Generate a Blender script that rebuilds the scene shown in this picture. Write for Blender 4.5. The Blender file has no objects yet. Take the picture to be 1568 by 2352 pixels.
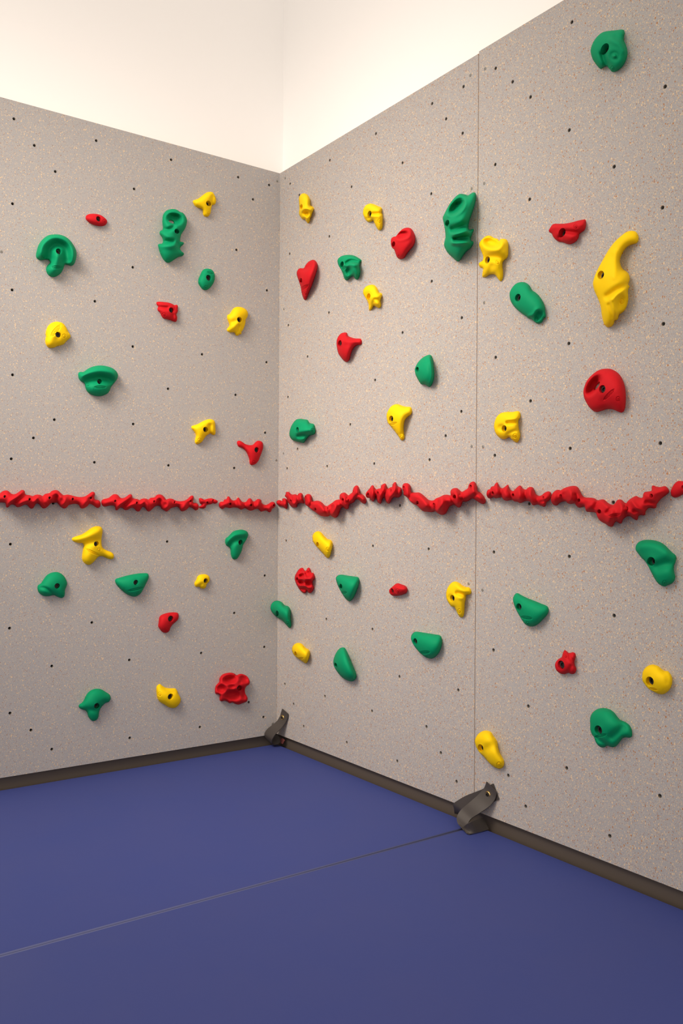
import bpy, math, random
import numpy as np
from mathutils import Vector, Matrix
from mathutils.geometry import delaunay_2d_cdt
random.seed(4)
S = bpy.context.scene
COL = S.collection

# ------------------------------------------------------------------ camera
ZB = 0.092                       # height of the panels' bottom edge above the floor
MAT_TOP = 0.05                   # thickness of the floor mats
F_PX, SX, SY = 2014.76, -2.086, 13.384
CAM = np.array([-1.99761, -3.26671, 0.93899 + ZB])
YAW, PITCH, ROLL = 0.950547, 0.000633, 0.006014
FW = np.array([math.cos(YAW) * math.cos(PITCH), math.sin(YAW) * math.cos(PITCH), math.sin(PITCH)])
_r = np.cross(FW, [0, 0, 1]); _r /= np.linalg.norm(_r)
_u = np.cross(_r, FW)
RT = _r * math.cos(ROLL) + _u * math.sin(ROLL)
UP = -_r * math.sin(ROLL) + _u * math.cos(ROLL)
cd = bpy.data.cameras.new('camera')
cam = bpy.data.objects.new('camera', cd); COL.objects.link(cam)
cd.sensor_fit = 'VERTICAL'; cd.sensor_height = 36.0; cd.lens = F_PX / 2352 * 36
cd.shift_x = -SX / 2352; cd.shift_y = SY / 2352
cam.matrix_world = Matrix(((RT[0], UP[0], -FW[0], CAM[0]), (RT[1], UP[1], -FW[1], CAM[1]),
                           (RT[2], UP[2], -FW[2], CAM[2]), (0, 0, 0, 1)))
S.camera = cam
S.view_settings.view_transform = 'Standard'; S.view_settings.look = 'None'
S.view_settings.exposure = 0.0; S.view_settings.gamma = 1.0
S.view_settings.use_curve_mapping = False

# walls of holds: name -> (origin, u axis, normal into the room); v is always z
WALLS = {'L': (np.array([0, 0, ZB]), np.array([-1., 0, 0]), np.array([0, -1., 0])),
         'R': (np.array([0, 0, ZB]), np.array([0, -1., 0]), np.array([-1., 0, 0]))}
ZV = np.array([0, 0, 1.])

def rays(px):
    px = np.asarray(px, float)
    return FW + ((px[:, 0] - 784 - SX) / F_PX)[:, None] * RT - ((px[:, 1] - 1176 - SY) / F_PX)[:, None] * UP

def hit(px, wall, h=0.0):
    """points of the photograph's lines of sight at height h above a wall's face"""
    o, u, n = WALLS[wall]
    d = rays(px)
    h = np.broadcast_to(np.asarray(h, float), (len(d),))
    t = (h + (o - CAM) @ n) / (d @ n)
    return CAM + d * t[:, None]

def project(P):
    d = np.asarray(P, float) - CAM
    z = d @ FW
    return np.stack([784 + SX + F_PX * (d @ RT) / z, 1176 + SY - F_PX * (d @ UP) / z], 1)

def uv(P, wall):
    o, u, n = WALLS[wall]
    return np.stack([(P - o) @ u, (P - o) @ ZV], 1)

# --------------------------------------------------------------- materials
def new_mat(name):
    m = bpy.data.materials.new(name); m.use_nodes = True
    nt = m.node_tree
    return m, nt, nt.nodes['Principled BSDF']

def N(nt, t, **k):
    n = nt.nodes.new(t)
    for a, b in k.items():
        if a in n.inputs.keys():
            n.inputs[a].default_value = b
        else:
            setattr(n, a, b)
    return n

def plain(name, col, rough=.6, metal=0., spec=.4, bump=0., bscale=300, var=0., vscale=8):
    m, nt, b = new_mat(name)
    b.inputs['Base Color'].default_value = (*col, 1); b.inputs['Roughness'].default_value = rough
    b.inputs['Metallic'].default_value = metal; b.inputs['Specular IOR Level'].default_value = spec
    tc = N(nt, 'ShaderNodeTexCoord')
    if bump:
        nz = N(nt, 'ShaderNodeTexNoise', Scale=bscale, Detail=2.0)
        nt.links.new(tc.outputs['Object'], nz.inputs['Vector'])
        bp = N(nt, 'ShaderNodeBump', Strength=bump, Distance=.001)
        nt.links.new(nz.outputs['Fac'], bp.inputs['Height']); nt.links.new(bp.outputs['Normal'], b.inputs['Normal'])
    if var:
        nz = N(nt, 'ShaderNodeTexNoise', Scale=vscale, Detail=3.0)
        nt.links.new(tc.outputs['Object'], nz.inputs['Vector'])
        mx = N(nt, 'ShaderNodeMix', data_type='RGBA')
        mx.inputs[6].default_value = (*[c * (1 - var) for c in col], 1)
        mx.inputs[7].default_value = (*[min(1, c * (1 + var)) for c in col], 1)
        nt.links.new(nz.outputs['Fac'], mx.inputs[0]); nt.links.new(mx.outputs[2], b.inputs['Base Color'])
    return m

def panel_material():
    m, nt, b = new_mat('speckled_panel')
    L = nt.links.new
    tc = N(nt, 'ShaderNodeTexCoord')
    mp = N(nt, 'ShaderNodeMapping'); mp.inputs['Scale'].default_value = (1, 1, .72)
    mp.inputs['Location'].default_value = (.137, .411, .2)
    L(tc.outputs['Object'], mp.inputs['Vector'])
    nz = N(nt, 'ShaderNodeTexNoise', Scale=260.0, Detail=2.0)
    L(mp.outputs['Vector'], nz.inputs['Vector'])
    sub = N(nt, 'ShaderNodeVectorMath', operation='SUBTRACT'); sub.inputs[1].default_value = (.5, .5, .5)
    L(nz.outputs['Color'], sub.inputs[0])
    scl = N(nt, 'ShaderNodeVectorMath', operation='SCALE'); scl.inputs['Scale'].default_value = .0048
    L(sub.outputs[0], scl.inputs[0])
    add = N(nt, 'ShaderNodeVectorMath', operation='ADD')
    L(mp.outputs['Vector'], add.inputs[0]); L(scl.outputs[0], add.inputs[1])

    def layer(scale, off, amp, chan, cut):
        o = N(nt, 'ShaderNodeVectorMath', operation='ADD'); o.inputs[1].default_value = off
        L(add.outputs[0], o.inputs[0])
        v = N(nt, 'ShaderNodeTexVoronoi', Scale=scale)
        L(o.outputs[0], v.inputs['Vector'])
        sp = N(nt, 'ShaderNodeSeparateColor'); L(v.outputs['Color'], sp.inputs[0])
        c = N(nt, 'ShaderNodeMapRange'); c.inputs['From Min'].default_value = cut
        c.inputs['From Max'].default_value = 1; c.inputs['To Max'].default_value = amp
        L(sp.outputs[chan], c.inputs['Value'])
        d = N(nt, 'ShaderNodeMath', operation='SUBTRACT'); L(c.outputs[0], d.inputs[0]); L(v.outputs['Distance'], d.inputs[1])
        r = N(nt, 'ShaderNodeMapRange'); r.inputs['From Min'].default_value = -.03; r.inputs['From Max'].default_value = .06
        L(d.outputs[0], r.inputs['Value'])
        return r.outputs[0]
    # base grey with a fine grain
    g = N(nt, 'ShaderNodeTexNoise', Scale=420.0, Detail=2.0); L(tc.outputs['Object'], g.inputs['Vector'])
    cr = N(nt, 'ShaderNodeMix', data_type='RGBA')
    cr.inputs[6].default_value = (.318, .312, .316, 1); cr.inputs[7].default_value = (.43, .423, .428, 1)
    L(g.outputs['Fac'], cr.inputs[0])
    cur = cr.outputs[2]
    for fac, col in ((layer(430, (.3, .1, .7), .46, 0, .15), (.48, .42, .36)),
                     (layer(350, (1.3, .6, .2), .44, 0, .25), (.62, .49, .345)),
                     (layer(200, (2.1, 1.7, .9), .44, 1, .55), (.68, .52, .34)),
                     (layer(320, (4.2, 2.9, 1.4), .39, 0, .47), (.33, .19, .125)),
                     (layer(185, (3.2, .9, 1.4), .36, 1, .6), (.40, .185, .08))):
        mx = N(nt, 'ShaderNodeMix', data_type='RGBA')
        L(fac, mx.inputs[0]); L(cur, mx.inputs[6]); mx.inputs[7].default_value = (*col, 1)
        cur = mx.outputs[2]
    L(cur, b.inputs['Base Color'])
    b.inputs['Roughness'].default_value = .75; b.inputs['Specular IOR Level'].default_value = .2
    bn = N(nt, 'ShaderNodeTexNoise', Scale=330.0, Detail=3.0); L(tc.outputs['Object'], bn.inputs['Vector'])
    bp = N(nt, 'ShaderNodeBump', Strength=.45, Distance=.001)
    L(bn.outputs['Fac'], bp.inputs['Height']); L(bp.outputs['Normal'], b.inputs['Normal'])
    return m

def mat_material():
    m, nt, b = new_mat('blue_vinyl')
    L = nt.links.new
    tc = N(nt, 'ShaderNodeTexCoord')
    n1 = N(nt, 'ShaderNodeTexNoise', Scale=4.0, Detail=4.0, Roughness=.6); L(tc.outputs['Object'], n1.inputs['Vector'])
    mx = N(nt, 'ShaderNodeMix', data_type='RGBA')
    mx.inputs[6].default_value = (.042, .061, .242, 1); mx.inputs[7].default_value = (.046, .063, .238, 1)
    rp = N(nt, 'ShaderNodeMapRange'); rp.inputs['From Min'].default_value = .35; rp.inputs['From Max'].default_value = .65
    L(n1.outputs['Fac'], rp.inputs['Value']); L(rp.outputs[0], mx.inputs[0]); L(mx.outputs[2], b.inputs['Base Color'])
    b.inputs['Roughness'].default_value = .62; b.inputs['Specular IOR Level'].default_value = .3
    n2 = N(nt, 'ShaderNodeTexNoise', Scale=700.0, Detail=2.0); L(tc.outputs['Object'], n2.inputs['Vector'])
    bp = N(nt, 'ShaderNodeBump', Strength=.12, Distance=.001)
    L(n2.outputs['Fac'], bp.inputs['Height']); L(bp.outputs['Normal'], b.inputs['Normal'])
    return m

M = {
    'green': plain('green_resin', (.0, .27, .115), .66, spec=.14, bump=.35, bscale=700, var=.06, vscale=40),
    'red': plain('red_resin', (.52, .008, .014), .68, spec=.13, bump=.4, bscale=700, var=.09, vscale=45),
    'yellow': plain('yellow_resin', (.88, .58, .0), .66, spec=.18, bump=.35, bscale=700, var=.04, vscale=40),
    'panel': panel_material(),
    'edge': plain('panel_edge_wood', (.50, .33, .20), .8, var=.2, vscale=90),
    'white': plain('white_paint', (.95, .945, .935), .7, spec=.2, bump=.05, bscale=120),
    'base': plain('dark_vinyl_base', (.088, .070, .057), .55, spec=.4, bump=.1, bscale=200),
    'mat': mat_material(),
    'bolt': plain('black_steel', (.022, .020, .019), .42, metal=.3),
    'steel': plain('zinc_steel', (.26, .25, .23), .4, metal=.4),
    'dark': plain('hole_shadow_black', (.015, .014, .013), .8),
    'brass': plain('brass', (.62, .42, .16), .28, metal=1.),
    'strap': plain('black_strap_vinyl', (.052, .044, .039), .5, spec=.45, bump=.15, bscale=500, var=.12, vscale=25),
    'tag': plain('red_brown_webbing', (.20, .055, .045), .8),
    'floor': plain('grey_floor', (.30, .28, .26), .7),
}

# ------------------------------------------------------------ mesh helpers
def link_mesh(name, verts, faces, mats, origin=(0, 0, 0), parent=None, midx=None, smooth=True, sharp=None):
    me = bpy.data.meshes.new(name)
    org = np.asarray(origin, float)
    me.from_pydata([tuple(np.asarray(v, float) - org) for v in verts], [], [tuple(f) for f in faces])
    for m in (mats if isinstance(mats, (list, tuple)) else [mats]):
        me.materials.append(m)
    if midx is not None:
        me.polygons.foreach_set('material_index', midx)
    me.polygons.foreach_set('use_smooth', [smooth] * len(me.polygons))
    if sharp is not None and smooth:
        me.set_sharp_from_angle(angle=sharp)
    me.update()
    o = bpy.data.objects.new(name, me); COL.objects.link(o)
    if parent is not None:
        o.parent = parent
        o.location = Vector(org) - Vector(parent['_o'])
    else:
        o.location = Vector(org)
    o['_o'] = tuple(org)
    return o

def tag(o, label=None, cat=None, group=None, kind=None):
    if label: o['label'] = label
    if cat: o['category'] = cat
    if group: o['group'] = group
    if kind: o['kind'] = kind
    return o

def box(x0, x1, y0, y1, z0, z1):
    v = [(x, y, z) for z in (z0, z1) for y in (y0, y1) for x in (x0, x1)]
    f = [(0, 2, 3, 1), (4, 5, 7, 6), (0, 1, 5, 4), (2, 6, 7, 3), (0, 4, 6, 2), (1, 3, 7, 5)]
    return v, f

def lathe(profile, seg=20):
    """profile [(r, z)] turned about z; ends with r == 0 are closed"""
    v, f = [], []
    rows = []
    for r, z in profile:
        if r == 0:
            rows.append([len(v)]); v.append((0, 0, z))
        else:
            rows.append(list(range(len(v), len(v) + seg)))
            v += [(r * math.cos(2 * math.pi * i / seg), r * math.sin(2 * math.pi * i / seg), z) for i in range(seg)]
    for a, b in zip(rows, rows[1:]):
        for i in range(seg):
            j = (i + 1) % seg
            if len(a) == 1 and len(b) > 1: f.append((a[0], b[j], b[i]))
            elif len(b) == 1 and len(a) > 1: f.append((a[i], a[j], b[0]))
            elif len(a) > 1: f.append((a[i], a[j], b[j], b[i]))
    return v, f

def frame(wall):
    o, u, n = WALLS[wall]
    t = np.cross(ZV, n)
    return np.stack([t, ZV, n], 1)          # local z = out of the wall

# ---------------------------------------------------------------- geometry
def catmull(P, closed=True, step=1.6):
    P = np.asarray(P, float); n = len(P); out = []
    rng = range(n) if closed else range(n - 1)
    for i in rng:
        if closed: p0, p1, p2, p3 = P[i - 1], P[i], P[(i + 1) % n], P[(i + 2) % n]
        else: p0, p1, p2, p3 = P[max(i - 1, 0)], P[i], P[i + 1], P[min(i + 2, n - 1)]
        k = max(1, int(round(np.linalg.norm((p2 - p1)[:2]) / step)))
        for j in range(k):
            t = j / k
            out.append(.5 * ((2 * p1) + (-p0 + p2) * t + (2 * p0 - 5 * p1 + 4 * p2 - p3) * t * t + (-p0 + 3 * p1 - 3 * p2 + p3) * t ** 3))
    if not closed: out.append(P[-1])
    return np.array(out)

def inside(pts, poly):
    x, y = pts[:, 0][:, None], pts[:, 1][:, None]
    x0, y0 = poly[:, 0], poly[:, 1]; x1, y1 = np.roll(x0, -1), np.roll(y0, -1)
    c = (y0 > y) != (y1 > y)
    with np.errstate(divide='ignore', invalid='ignore'):
        xi = (x1 - x0) * (y - y0) / (y1 - y0) + x0
    return ((c & (x < xi)).sum(1) % 2) == 1

def segdist(pts, A, B):
    d = B - A; L = (d * d).sum(1); L[L == 0] = 1e-9
    w = pts[:, None, :] - A[None]
    t = np.clip((w * d[None]).sum(2) / L, 0, 1)
    q = w - t[..., None] * d[None]
    return np.sqrt((q * q).sum(2).min(1))

def polydist(pts, poly, closed=True):
    A = poly; B = np.roll(poly, -1, 0)
    if not closed: A, B = A[:-1], B[:-1]
    out = np.empty(len(pts))
    for i in range(0, len(pts), 800):
        out[i:i + 800] = segdist(pts[i:i + 800], A, B)
    return out

def smoothstep(a, b, x):
    t = np.clip((x - a) / (b - a), 0, 1); return t * t * (3 - 2 * t)

def solve(tri, P, fixed, val, rhs):
    """Poisson / Laplace on a triangle mesh with cotangent weights (conjugate gradients)"""
    n = len(P)
    I, J, W = [], [], []
    area = np.zeros(n)
    a, b, c = P[tri[:, 0]], P[tri[:, 1]], P[tri[:, 2]]
    ar = np.abs((b - a)[:, 0] * (c - a)[:, 1] - (b - a)[:, 1] * (c - a)[:, 0]) / 2 + 1e-14
    for k in range(3):
        i, j, o = tri[:, (k + 1) % 3], tri[:, (k + 2) % 3], tri[:, k]
        e1, e2 = P[i] - P[o], P[j] - P[o]
        w = np.clip((e1 * e2).sum(1) / (2 * ar) / 2, .02, 10)
        I += [i, j]; J += [j, i]; W += [w, w]
        area += np.bincount(o, ar / 3, n)
    I, J, W = np.concatenate(I), np.concatenate(J), np.concatenate(W)
    D = np.bincount(I, W, n)
    free = ~fixed
    x = np.where(fixed, val, 0.)
    mul = lambda y: D * y - np.bincount(I, W * y[J], n)
    bb = rhs * area - mul(x); bb[fixed] = 0
    y = np.zeros(n); r = bb.copy(); z = r / (D + 1e-12); p = z.copy(); rz = r @ z; r0 = max(rz, 1e-30)
    for it in range(600):
        Ap = mul(p); Ap[fixed] = 0
        al = rz / (p @ Ap + 1e-30)
        y += al * p; r -= al * Ap; z = r / (D + 1e-12); rn = r @ z
        if rn < 1e-10 * r0: break
        p = z + rn / rz * p; rz = rn
    return x + y

def seg(ox, oy, s, txt):
    return [(ox + float(a) / s, oy + float(b) / s) for a, b in (q.split(',') for q in txt.split())]

# lettering for the moulded makers' marks
_texts = {}
def text_mesh(word):
    if word not in _texts:
        c = bpy.data.curves.new('lettering', 'FONT'); c.body = word
        c.align_x = 'CENTER'; c.align_y = 'CENTER'; c.extrude = .5; c.resolution_u = 2
        o = bpy.data.objects.new('lettering', c); COL.objects.link(o)
        bpy.context.view_layer.update()
        me = bpy.data.meshes.new_from_object(o.evaluated_get(bpy.context.evaluated_depsgraph_get()))
        v = np.array([q.co[:] for q in me.vertices]); f = [tuple(p.vertices) for p in me.polygons]
        bpy.data.objects.remove(o); bpy.data.curves.remove(c); bpy.data.meshes.remove(me)
        lo, hi = v.min(0), v.max(0)
        v[:, :2] = (v[:, :2] - (lo + hi)[:2] / 2) / ((hi - lo)[:2] / 2)       # -1 .. 1 both ways
        v[:, 2] = (v[:, 2] > 0)
        _texts[word] = (v, f)
    return _texts[word]

NSEG = 22
def hold(color, wall, label, crop, outline, bolts=(), k=.85, p=.5, F=(), marks=(), cuts=(), name='climbing_hold',
         group=None, g=1.7, cat='climbing hold'):
    ox, oy, s = crop
    pxl = outline if isinstance(outline, list) else seg(ox, oy, s, outline)
    poly = catmull(pxl, True, 1.6)
    keep = [0]
    for i in range(1, len(poly)):
        if np.linalg.norm(poly[i] - poly[keep[-1]]) > .7: keep.append(i)
    poly = poly[keep]
    if np.linalg.norm(poly[0] - poly[-1]) < .7: poly = poly[:-1]
    o, u, n = WALLS[wall]
    cen = poly.mean(0)
    c3 = hit([cen], wall)[0]
    d = (c3 - CAM) / np.linalg.norm(c3 - CAM)
    cosv = -(d @ n); tanv = math.sqrt(max(1 - cosv ** 2, 0)) / cosv
    sh = project([c3 + n * .01])[0] - project([c3])[0]; sh /= np.linalg.norm(sh) + 1e-12
    mpp = np.linalg.norm(c3 - CAM) / F_PX                                        # metres per pixel
    Puv = uv(hit(poly, wall), wall)
    q = np.roll(Puv, -1, 0)
    A = abs((Puv[:, 0] * q[:, 1] - Puv[:, 1] * q[:, 0]).sum()) / 2
    per = np.linalg.norm(q - Puv, axis=1).sum()
    Re = math.sqrt(A / math.pi) ** .4 * (2 * A / per) ** .6
    H = k * Re
    # inner rings: bolt holes (round, bored along the wall's normal) and cut-through openings
    rings = []
    for b in bolts:
        bx, by, br = (ox + b[0] / s, oy + b[1] / s, b[2] / s) if len(b) == 3 else (b[0], b[1], b[2])
        r = br * mpp * (1.12 if wall == 'R' else .92)
        cpx = np.array([bx, by])
        for tr in range(14):
            c0 = hit([cpx], wall)[0]
            ring3 = [c0 + r * (math.cos(a) * u + math.sin(a) * ZV) for a in np.linspace(0, 2 * math.pi, NSEG, endpoint=False)]
            ring = project(ring3)
            dd = polydist(ring, poly)
            if inside(ring, poly).all() and dd.min() > 1.3: break
            r *= .93; cpx = cpx + (cen - cpx) / (np.linalg.norm(cen - cpx) + 1e-9) * .35
        rings.append((ring, 'bolt', r))
    for cpoly in cuts:
        ring = catmull(seg(ox, oy, s, cpoly), True, 1.6)
        rings.append((ring, 'cut', 0))
    # planar points
    lo, hi = poly.min(0), poly.max(0)
    xs = np.arange(lo[0], hi[0], g); ys = np.arange(lo[1], hi[1], g * .866)
    gx, gy = np.meshgrid(xs, ys); gx = gx + (np.arange(len(ys)) % 2)[:, None] * g / 2
    pts = np.stack([gx.ravel(), gy.ravel()], 1)
    mk = []
    for m in marks:
        kind, mx_, my_ = m[0], ox + m[1] / s, oy + m[2] / s
        if kind == 'oval': rx, ry, ang = m[3] / s, m[4] / s, math.radians(m[5])
        else: rx = ry = m[3] / s; ang = 0.; rx *= (.8 if wall == 'R' else 1)
        mk.append((kind, mx_, my_, rx, ry, ang))
        fx = np.arange(-rx * 1.25, rx * 1.25, .5); fy = np.arange(-ry * 1.3, ry * 1.3, .42)
        a, b = np.meshgrid(fx, fy); a, b = a.ravel(), b.ravel()
        fine = np.stack([mx_ + a * math.cos(ang) - b * math.sin(ang), my_ + a * math.sin(ang) + b * math.cos(ang)], 1)
        dx, dy = pts[:, 0] - mx_, pts[:, 1] - my_
        e = ((dx * math.cos(ang) + dy * math.sin(ang)) / (rx * 1.3)) ** 2 + ((-dx * math.sin(ang) + dy * math.cos(ang)) / (ry * 1.4)) ** 2
        pts = np.concatenate([pts[e > 1], fine])
    pts = pts[inside(pts, poly)]
    pts = pts[polydist(pts, poly) > .75]
    for ring, kd, r in rings:
        pts = pts[~inside(pts, ring)]
        pts = pts[polydist(pts, ring) > .7]
    allp = np.concatenate([poly] + [r[0] for r in rings] + [pts])
    nb = len(poly)
    edges = [(i, (i + 1) % nb) for i in range(nb)]
    st = nb; ring_idx = []
    for r in rings:
        m_ = len(r[0]); ring_idx.append(list(range(st, st + m_)))
        edges += [(st + i, st + (i + 1) % m_) for i in range(m_)]; st += m_
    vo, _, fo, ov, _, _ = delaunay_2d_cdt([Vector(q_) for q_ in allp], edges, [], 0, 1e-5)
    # map output vertices back (inputs may be merged)
    V2 = np.array([v[:] for v in vo])
    back = {}
    for i, lst in enumerate(ov):
        for a in lst: back[a] = i
    tri = np.array([f for f in fo if len(f) == 3])
    ct = V2[tri].mean(1)
    ok = inside(ct, poly)
    for r in rings: ok &= ~inside(ct, r[0])
    tri = tri[ok]
    used = np.unique(tri)
    bidx = [back[i] for i in range(nb)]
    ridx = [[back[i] for i in L_] for L_ in ring_idx]
    n2 = len(V2)
    UVp = uv(hit(V2, wall), wall)
    fixed = np.zeros(n2, bool); fixed[bidx] = True
    unused = np.ones(n2, bool); unused[used] = False
    fixed |= unused
    phi = solve(tri, UVp, fixed, np.zeros(n2), np.ones(n2)); phi = np.clip(phi / phi.max(), 0, 1)
    # height of the occluding side of the outline
    nx = np.roll(poly, -1, 0) - np.roll(poly, 1, 0)
    nrm = np.stack([nx[:, 1], -nx[:, 0]], 1); nrm /= np.linalg.norm(nrm, axis=1)[:, None] + 1e-9
    sgn = (poly[:, 0] * np.roll(poly[:, 1], -1) - poly[:, 1] * np.roll(poly[:, 0], -1)).sum()
    if sgn < 0: nrm = -nrm
    fac = np.clip(nrm @ sh, 0, 1)
    hb = H / math.sqrt(1 + (1.15 * Re / max(H, 1e-6) / max(tanv, .05)) ** 2) * fac ** .8
    # chord across the shape behind every outline point limits how far it can stand off
    ch = np.zeros(nb); alive = np.ones(nb, bool)
    for stp in np.arange(1.0, 90, 1.0):
        t_ = inside(poly - nrm * .3 - sh * stp, poly)
        alive &= t_; ch[alive] = stp
    hb = np.minimum(hb, .42 * ch * mpp / max(tanv, .08))
    for _ in range(10): hb = .25 * np.roll(hb, 1) + .5 * hb + .25 * np.roll(hb, -1)
    val = np.zeros(n2); val[bidx] = hb
    Dm = solve(tri, UVp, fixed, val, np.zeros(n2))
    h = Dm + np.maximum(H - Dm, .15 * H) * phi ** p
    fade = smoothstep(0, .32, phi)
    amp = 1.
    def feat(h, a, w):
        a = a * amp
        return h + H * a * w if a > 0 else h * (1 + max(a * 1.25, -.9) * w)
    for f in F:
        if f[0] == 'r':
            ln = catmull(seg(ox, oy, s, f[1]), False, 3.0)
            dist = polydist(V2, ln, False) / (f[2] / s)
            h = feat(h, f[3], np.exp(-dist ** 2) * fade)
        elif f[0] == 'b':
            dist = np.hypot(V2[:, 0] - ox - f[1] / s, V2[:, 1] - oy - f[2] / s) / (f[3] / s)
            h = feat(h, f[4], np.exp(-dist ** 2) * fade)
        elif f[0] == 'p':
            an = math.radians(f[5]); dx, dy = V2[:, 0] - ox - f[1] / s, V2[:, 1] - oy - f[2] / s
            e = np.hypot((dx * math.cos(an) + dy * math.sin(an)) / (f[3] / s), (-dx * math.sin(an) + dy * math.cos(an)) / (f[4] / s))
            h = feat(h, f[6], np.exp(-e ** 4) * smoothstep(0, .12, phi))
    h = np.maximum(h, np.minimum(Dm, .004) + .05 * H * phi)
    # ease the steepest creases
    I_ = np.concatenate([tri[:, 0], tri[:, 1], tri[:, 2], tri[:, 1], tri[:, 2], tri[:, 0]])
    J_ = np.concatenate([tri[:, 1], tri[:, 2], tri[:, 0], tri[:, 0], tri[:, 1], tri[:, 2]])
    deg = np.bincount(I_, minlength=n2) + 1e-9
    pin = fixed.copy()
    for _ in range(3):
        av = np.bincount(I_, h[J_], n2) / deg
        h = np.where(pin, h, .45 * h + .55 * av)
    # keep clear of the other wall of the corner
    ax = 1 if wall == 'R' else 0
    dr = rays(V2); tt = (-.004 - .05 * phi - CAM[ax]) / np.where(np.abs(dr[:, ax]) < 1e-6, 1e-6, dr[:, ax])
    hm = ((CAM + dr * tt[:, None]) - o) @ n
    h = np.where((dr[:, ax] > 0) & (hm > h) & (hm < .2), hm, h)
    for kind, mx_, my_, rx, ry, ang in mk:
        dx, dy = V2[:, 0] - mx_, V2[:, 1] - my_
        e = np.hypot((dx * math.cos(ang) + dy * math.sin(ang)) / rx, (-dx * math.sin(ang) + dy * math.cos(ang)) / ry)
        if kind == 'oval': h -= .0022 * (1 - smoothstep(.82, 1.08, e))
        else: h -= .0015 * (smoothstep(.6, .76, e) - smoothstep(.9, 1.06, e))
    W = hit(V2, wall, h)
    verts = [tuple(w) for w in W]; faces = []
    # orientation
    a, b, c = W[tri[:, 0]], W[tri[:, 1]], W[tri[:, 2]]
    nn = np.cross(b - a, c - a); flip = ((nn * (CAM - a)).sum(1) < 0)
    faces = [tuple(t[::-1]) if fl else tuple(t) for t, fl in zip(tri, flip)]
    # skirt down to the wall
    foot = []
    for i in bidx:
        foot.append(len(verts)); verts.append(tuple(W[i] - n * (h[i] + .0001)))
    m_ = len(bidx)
    ccw = sgn < 0
    for i in range(m_):
        j = (i + 1) % m_
        q_ = (bidx[i], bidx[j], foot[j], foot[i])
        if len(set(q_)) == 4: faces.append(q_ if not ccw else q_[::-1])
    if not cuts: faces.append(tuple(foot) if ccw else tuple(foot[::-1]))       # flat back against the wall
    root_o = tuple(c3)
    bolts_made = []
    for (ring, kd, r), L_ in zip(rings, ridx):
        hr = h[L_]
        if kd == 'bolt':
            hbot = min(max(hr.min() - (.0105 if wall == 'R' else .013), .0025), max(hr.min() - .005, .0004))
            av_ = np.zeros(len(ring)); al_ = np.ones(len(ring), bool)     # keep the bore inside the hold
            for stp in np.arange(1., 40, 1.):
                al_ &= inside(ring - sh * stp, poly); av_[al_] = stp
            hbv = np.maximum(hbot, hr - np.maximum(.6 * av_ * mpp / max(tanv, .08), .0035))
        else:
            hbot = 0.; hbv = np.zeros(len(L_))
        bot = []
        for i, hv in zip(L_, hbv):
            bot.append(len(verts)); verts.append(tuple(W[i] - n * (h[i] - min(hv, h[i] - .0005))))
        m2 = len(L_)
        for i in range(m2):
            j = (i + 1) % m2
            q_ = (L_[i], bot[i], bot[j], L_[j])
            faces.append(q_)
        if kd == 'bolt':
            cc = np.mean([verts[i] for i in bot], 0)
            ci = len(verts); verts.append(tuple(cc))
            for i in range(m2): faces.append((bot[i], ci, bot[(i + 1) % m2]))
            rr = min(np.linalg.norm(np.array(verts[i]) - cc) for i in bot)
            room = float((hr - hbv).min())
            if hbv.max() - hbv.min() < .009 and room > .003:
                bolts_made.append((cc + n * (hbv.max() - hbv.mean()), rr, min(.0065, .7 * room)))
    ob = link_mesh(name, verts, faces, M[color], root_o, sharp=math.radians(58))
    se = ob.data.attributes.get('sharp_edge')
    if se is not None:                      # creases only at the foot and round the openings
        special = np.zeros(len(verts), bool); special[foot] = True; special[n2:] = True
        for L_ in ridx: special[L_] = True
        ev = np.empty(len(ob.data.edges) * 2, int); ob.data.edges.foreach_get('vertices', ev); ev = ev.reshape(-1, 2)
        sv = np.zeros(len(ev), bool); se.data.foreach_get('value', sv)
        se.data.foreach_set('value', sv & (special[ev[:, 0]] | special[ev[:, 1]]))
    tag(ob, label, cat, group or (color + ' climbing holds'))
    Fm = frame(wall)
    for cc, rr, hh in bolts_made:
        R = rr * .90
        hx = R * .55
        v, f = lathe([(R, 0), (R, hh * .85), (R * .9, hh), (hx, hh), (hx * .98, hh * .35), (0, hh * .35)], 18)
        bo = link_mesh('bolt', [cc + Fm @ np.array(q_) for q_ in v], f, M['bolt'], tuple(cc), ob, sharp=.6)
        bo['label'] = 'black socket-head bolt sunk in its hole'
    for kind, mx_, my_, rx, ry, ang in mk:
        tv, tf = text_mesh('GROPERZ' if kind == 'oval' else 'G')
        sx_, sy_ = (rx * .8, ry * .62) if kind == 'oval' else (rx * .40, ry * .46)
        X, Y = tv[:, 0] * sx_, -tv[:, 1] * sy_
        if kind == 'oval': Y = Y * (1 - .45 * (X / sx_) ** 2)
        Q = np.stack([mx_ + X * math.cos(ang) - Y * math.sin(ang), my_ + X * math.sin(ang) + Y * math.cos(ang)], 1)
        idx = used
        hq = np.empty(len(Q))
        for i0 in range(0, len(Q), 400):
            dd = ((Q[i0:i0 + 400, None] - V2[None, idx]) ** 2).sum(2)
            nb3 = np.argpartition(dd, 3, 1)[:, :3]
            w = 1 / (np.take_along_axis(dd, nb3, 1) + .01)
            hq[i0:i0 + 400] = (h[idx][nb3] * w).sum(1) / w.sum(1)
        T = hit(Q, wall, hq - .0004 + tv[:, 2] * .0016)
        link_mesh('raised_lettering' if kind == 'oval' else 'moulded_badge', T, tf, M[color], tuple(T.mean(0)), ob, smooth=False)
    return ob

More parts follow.
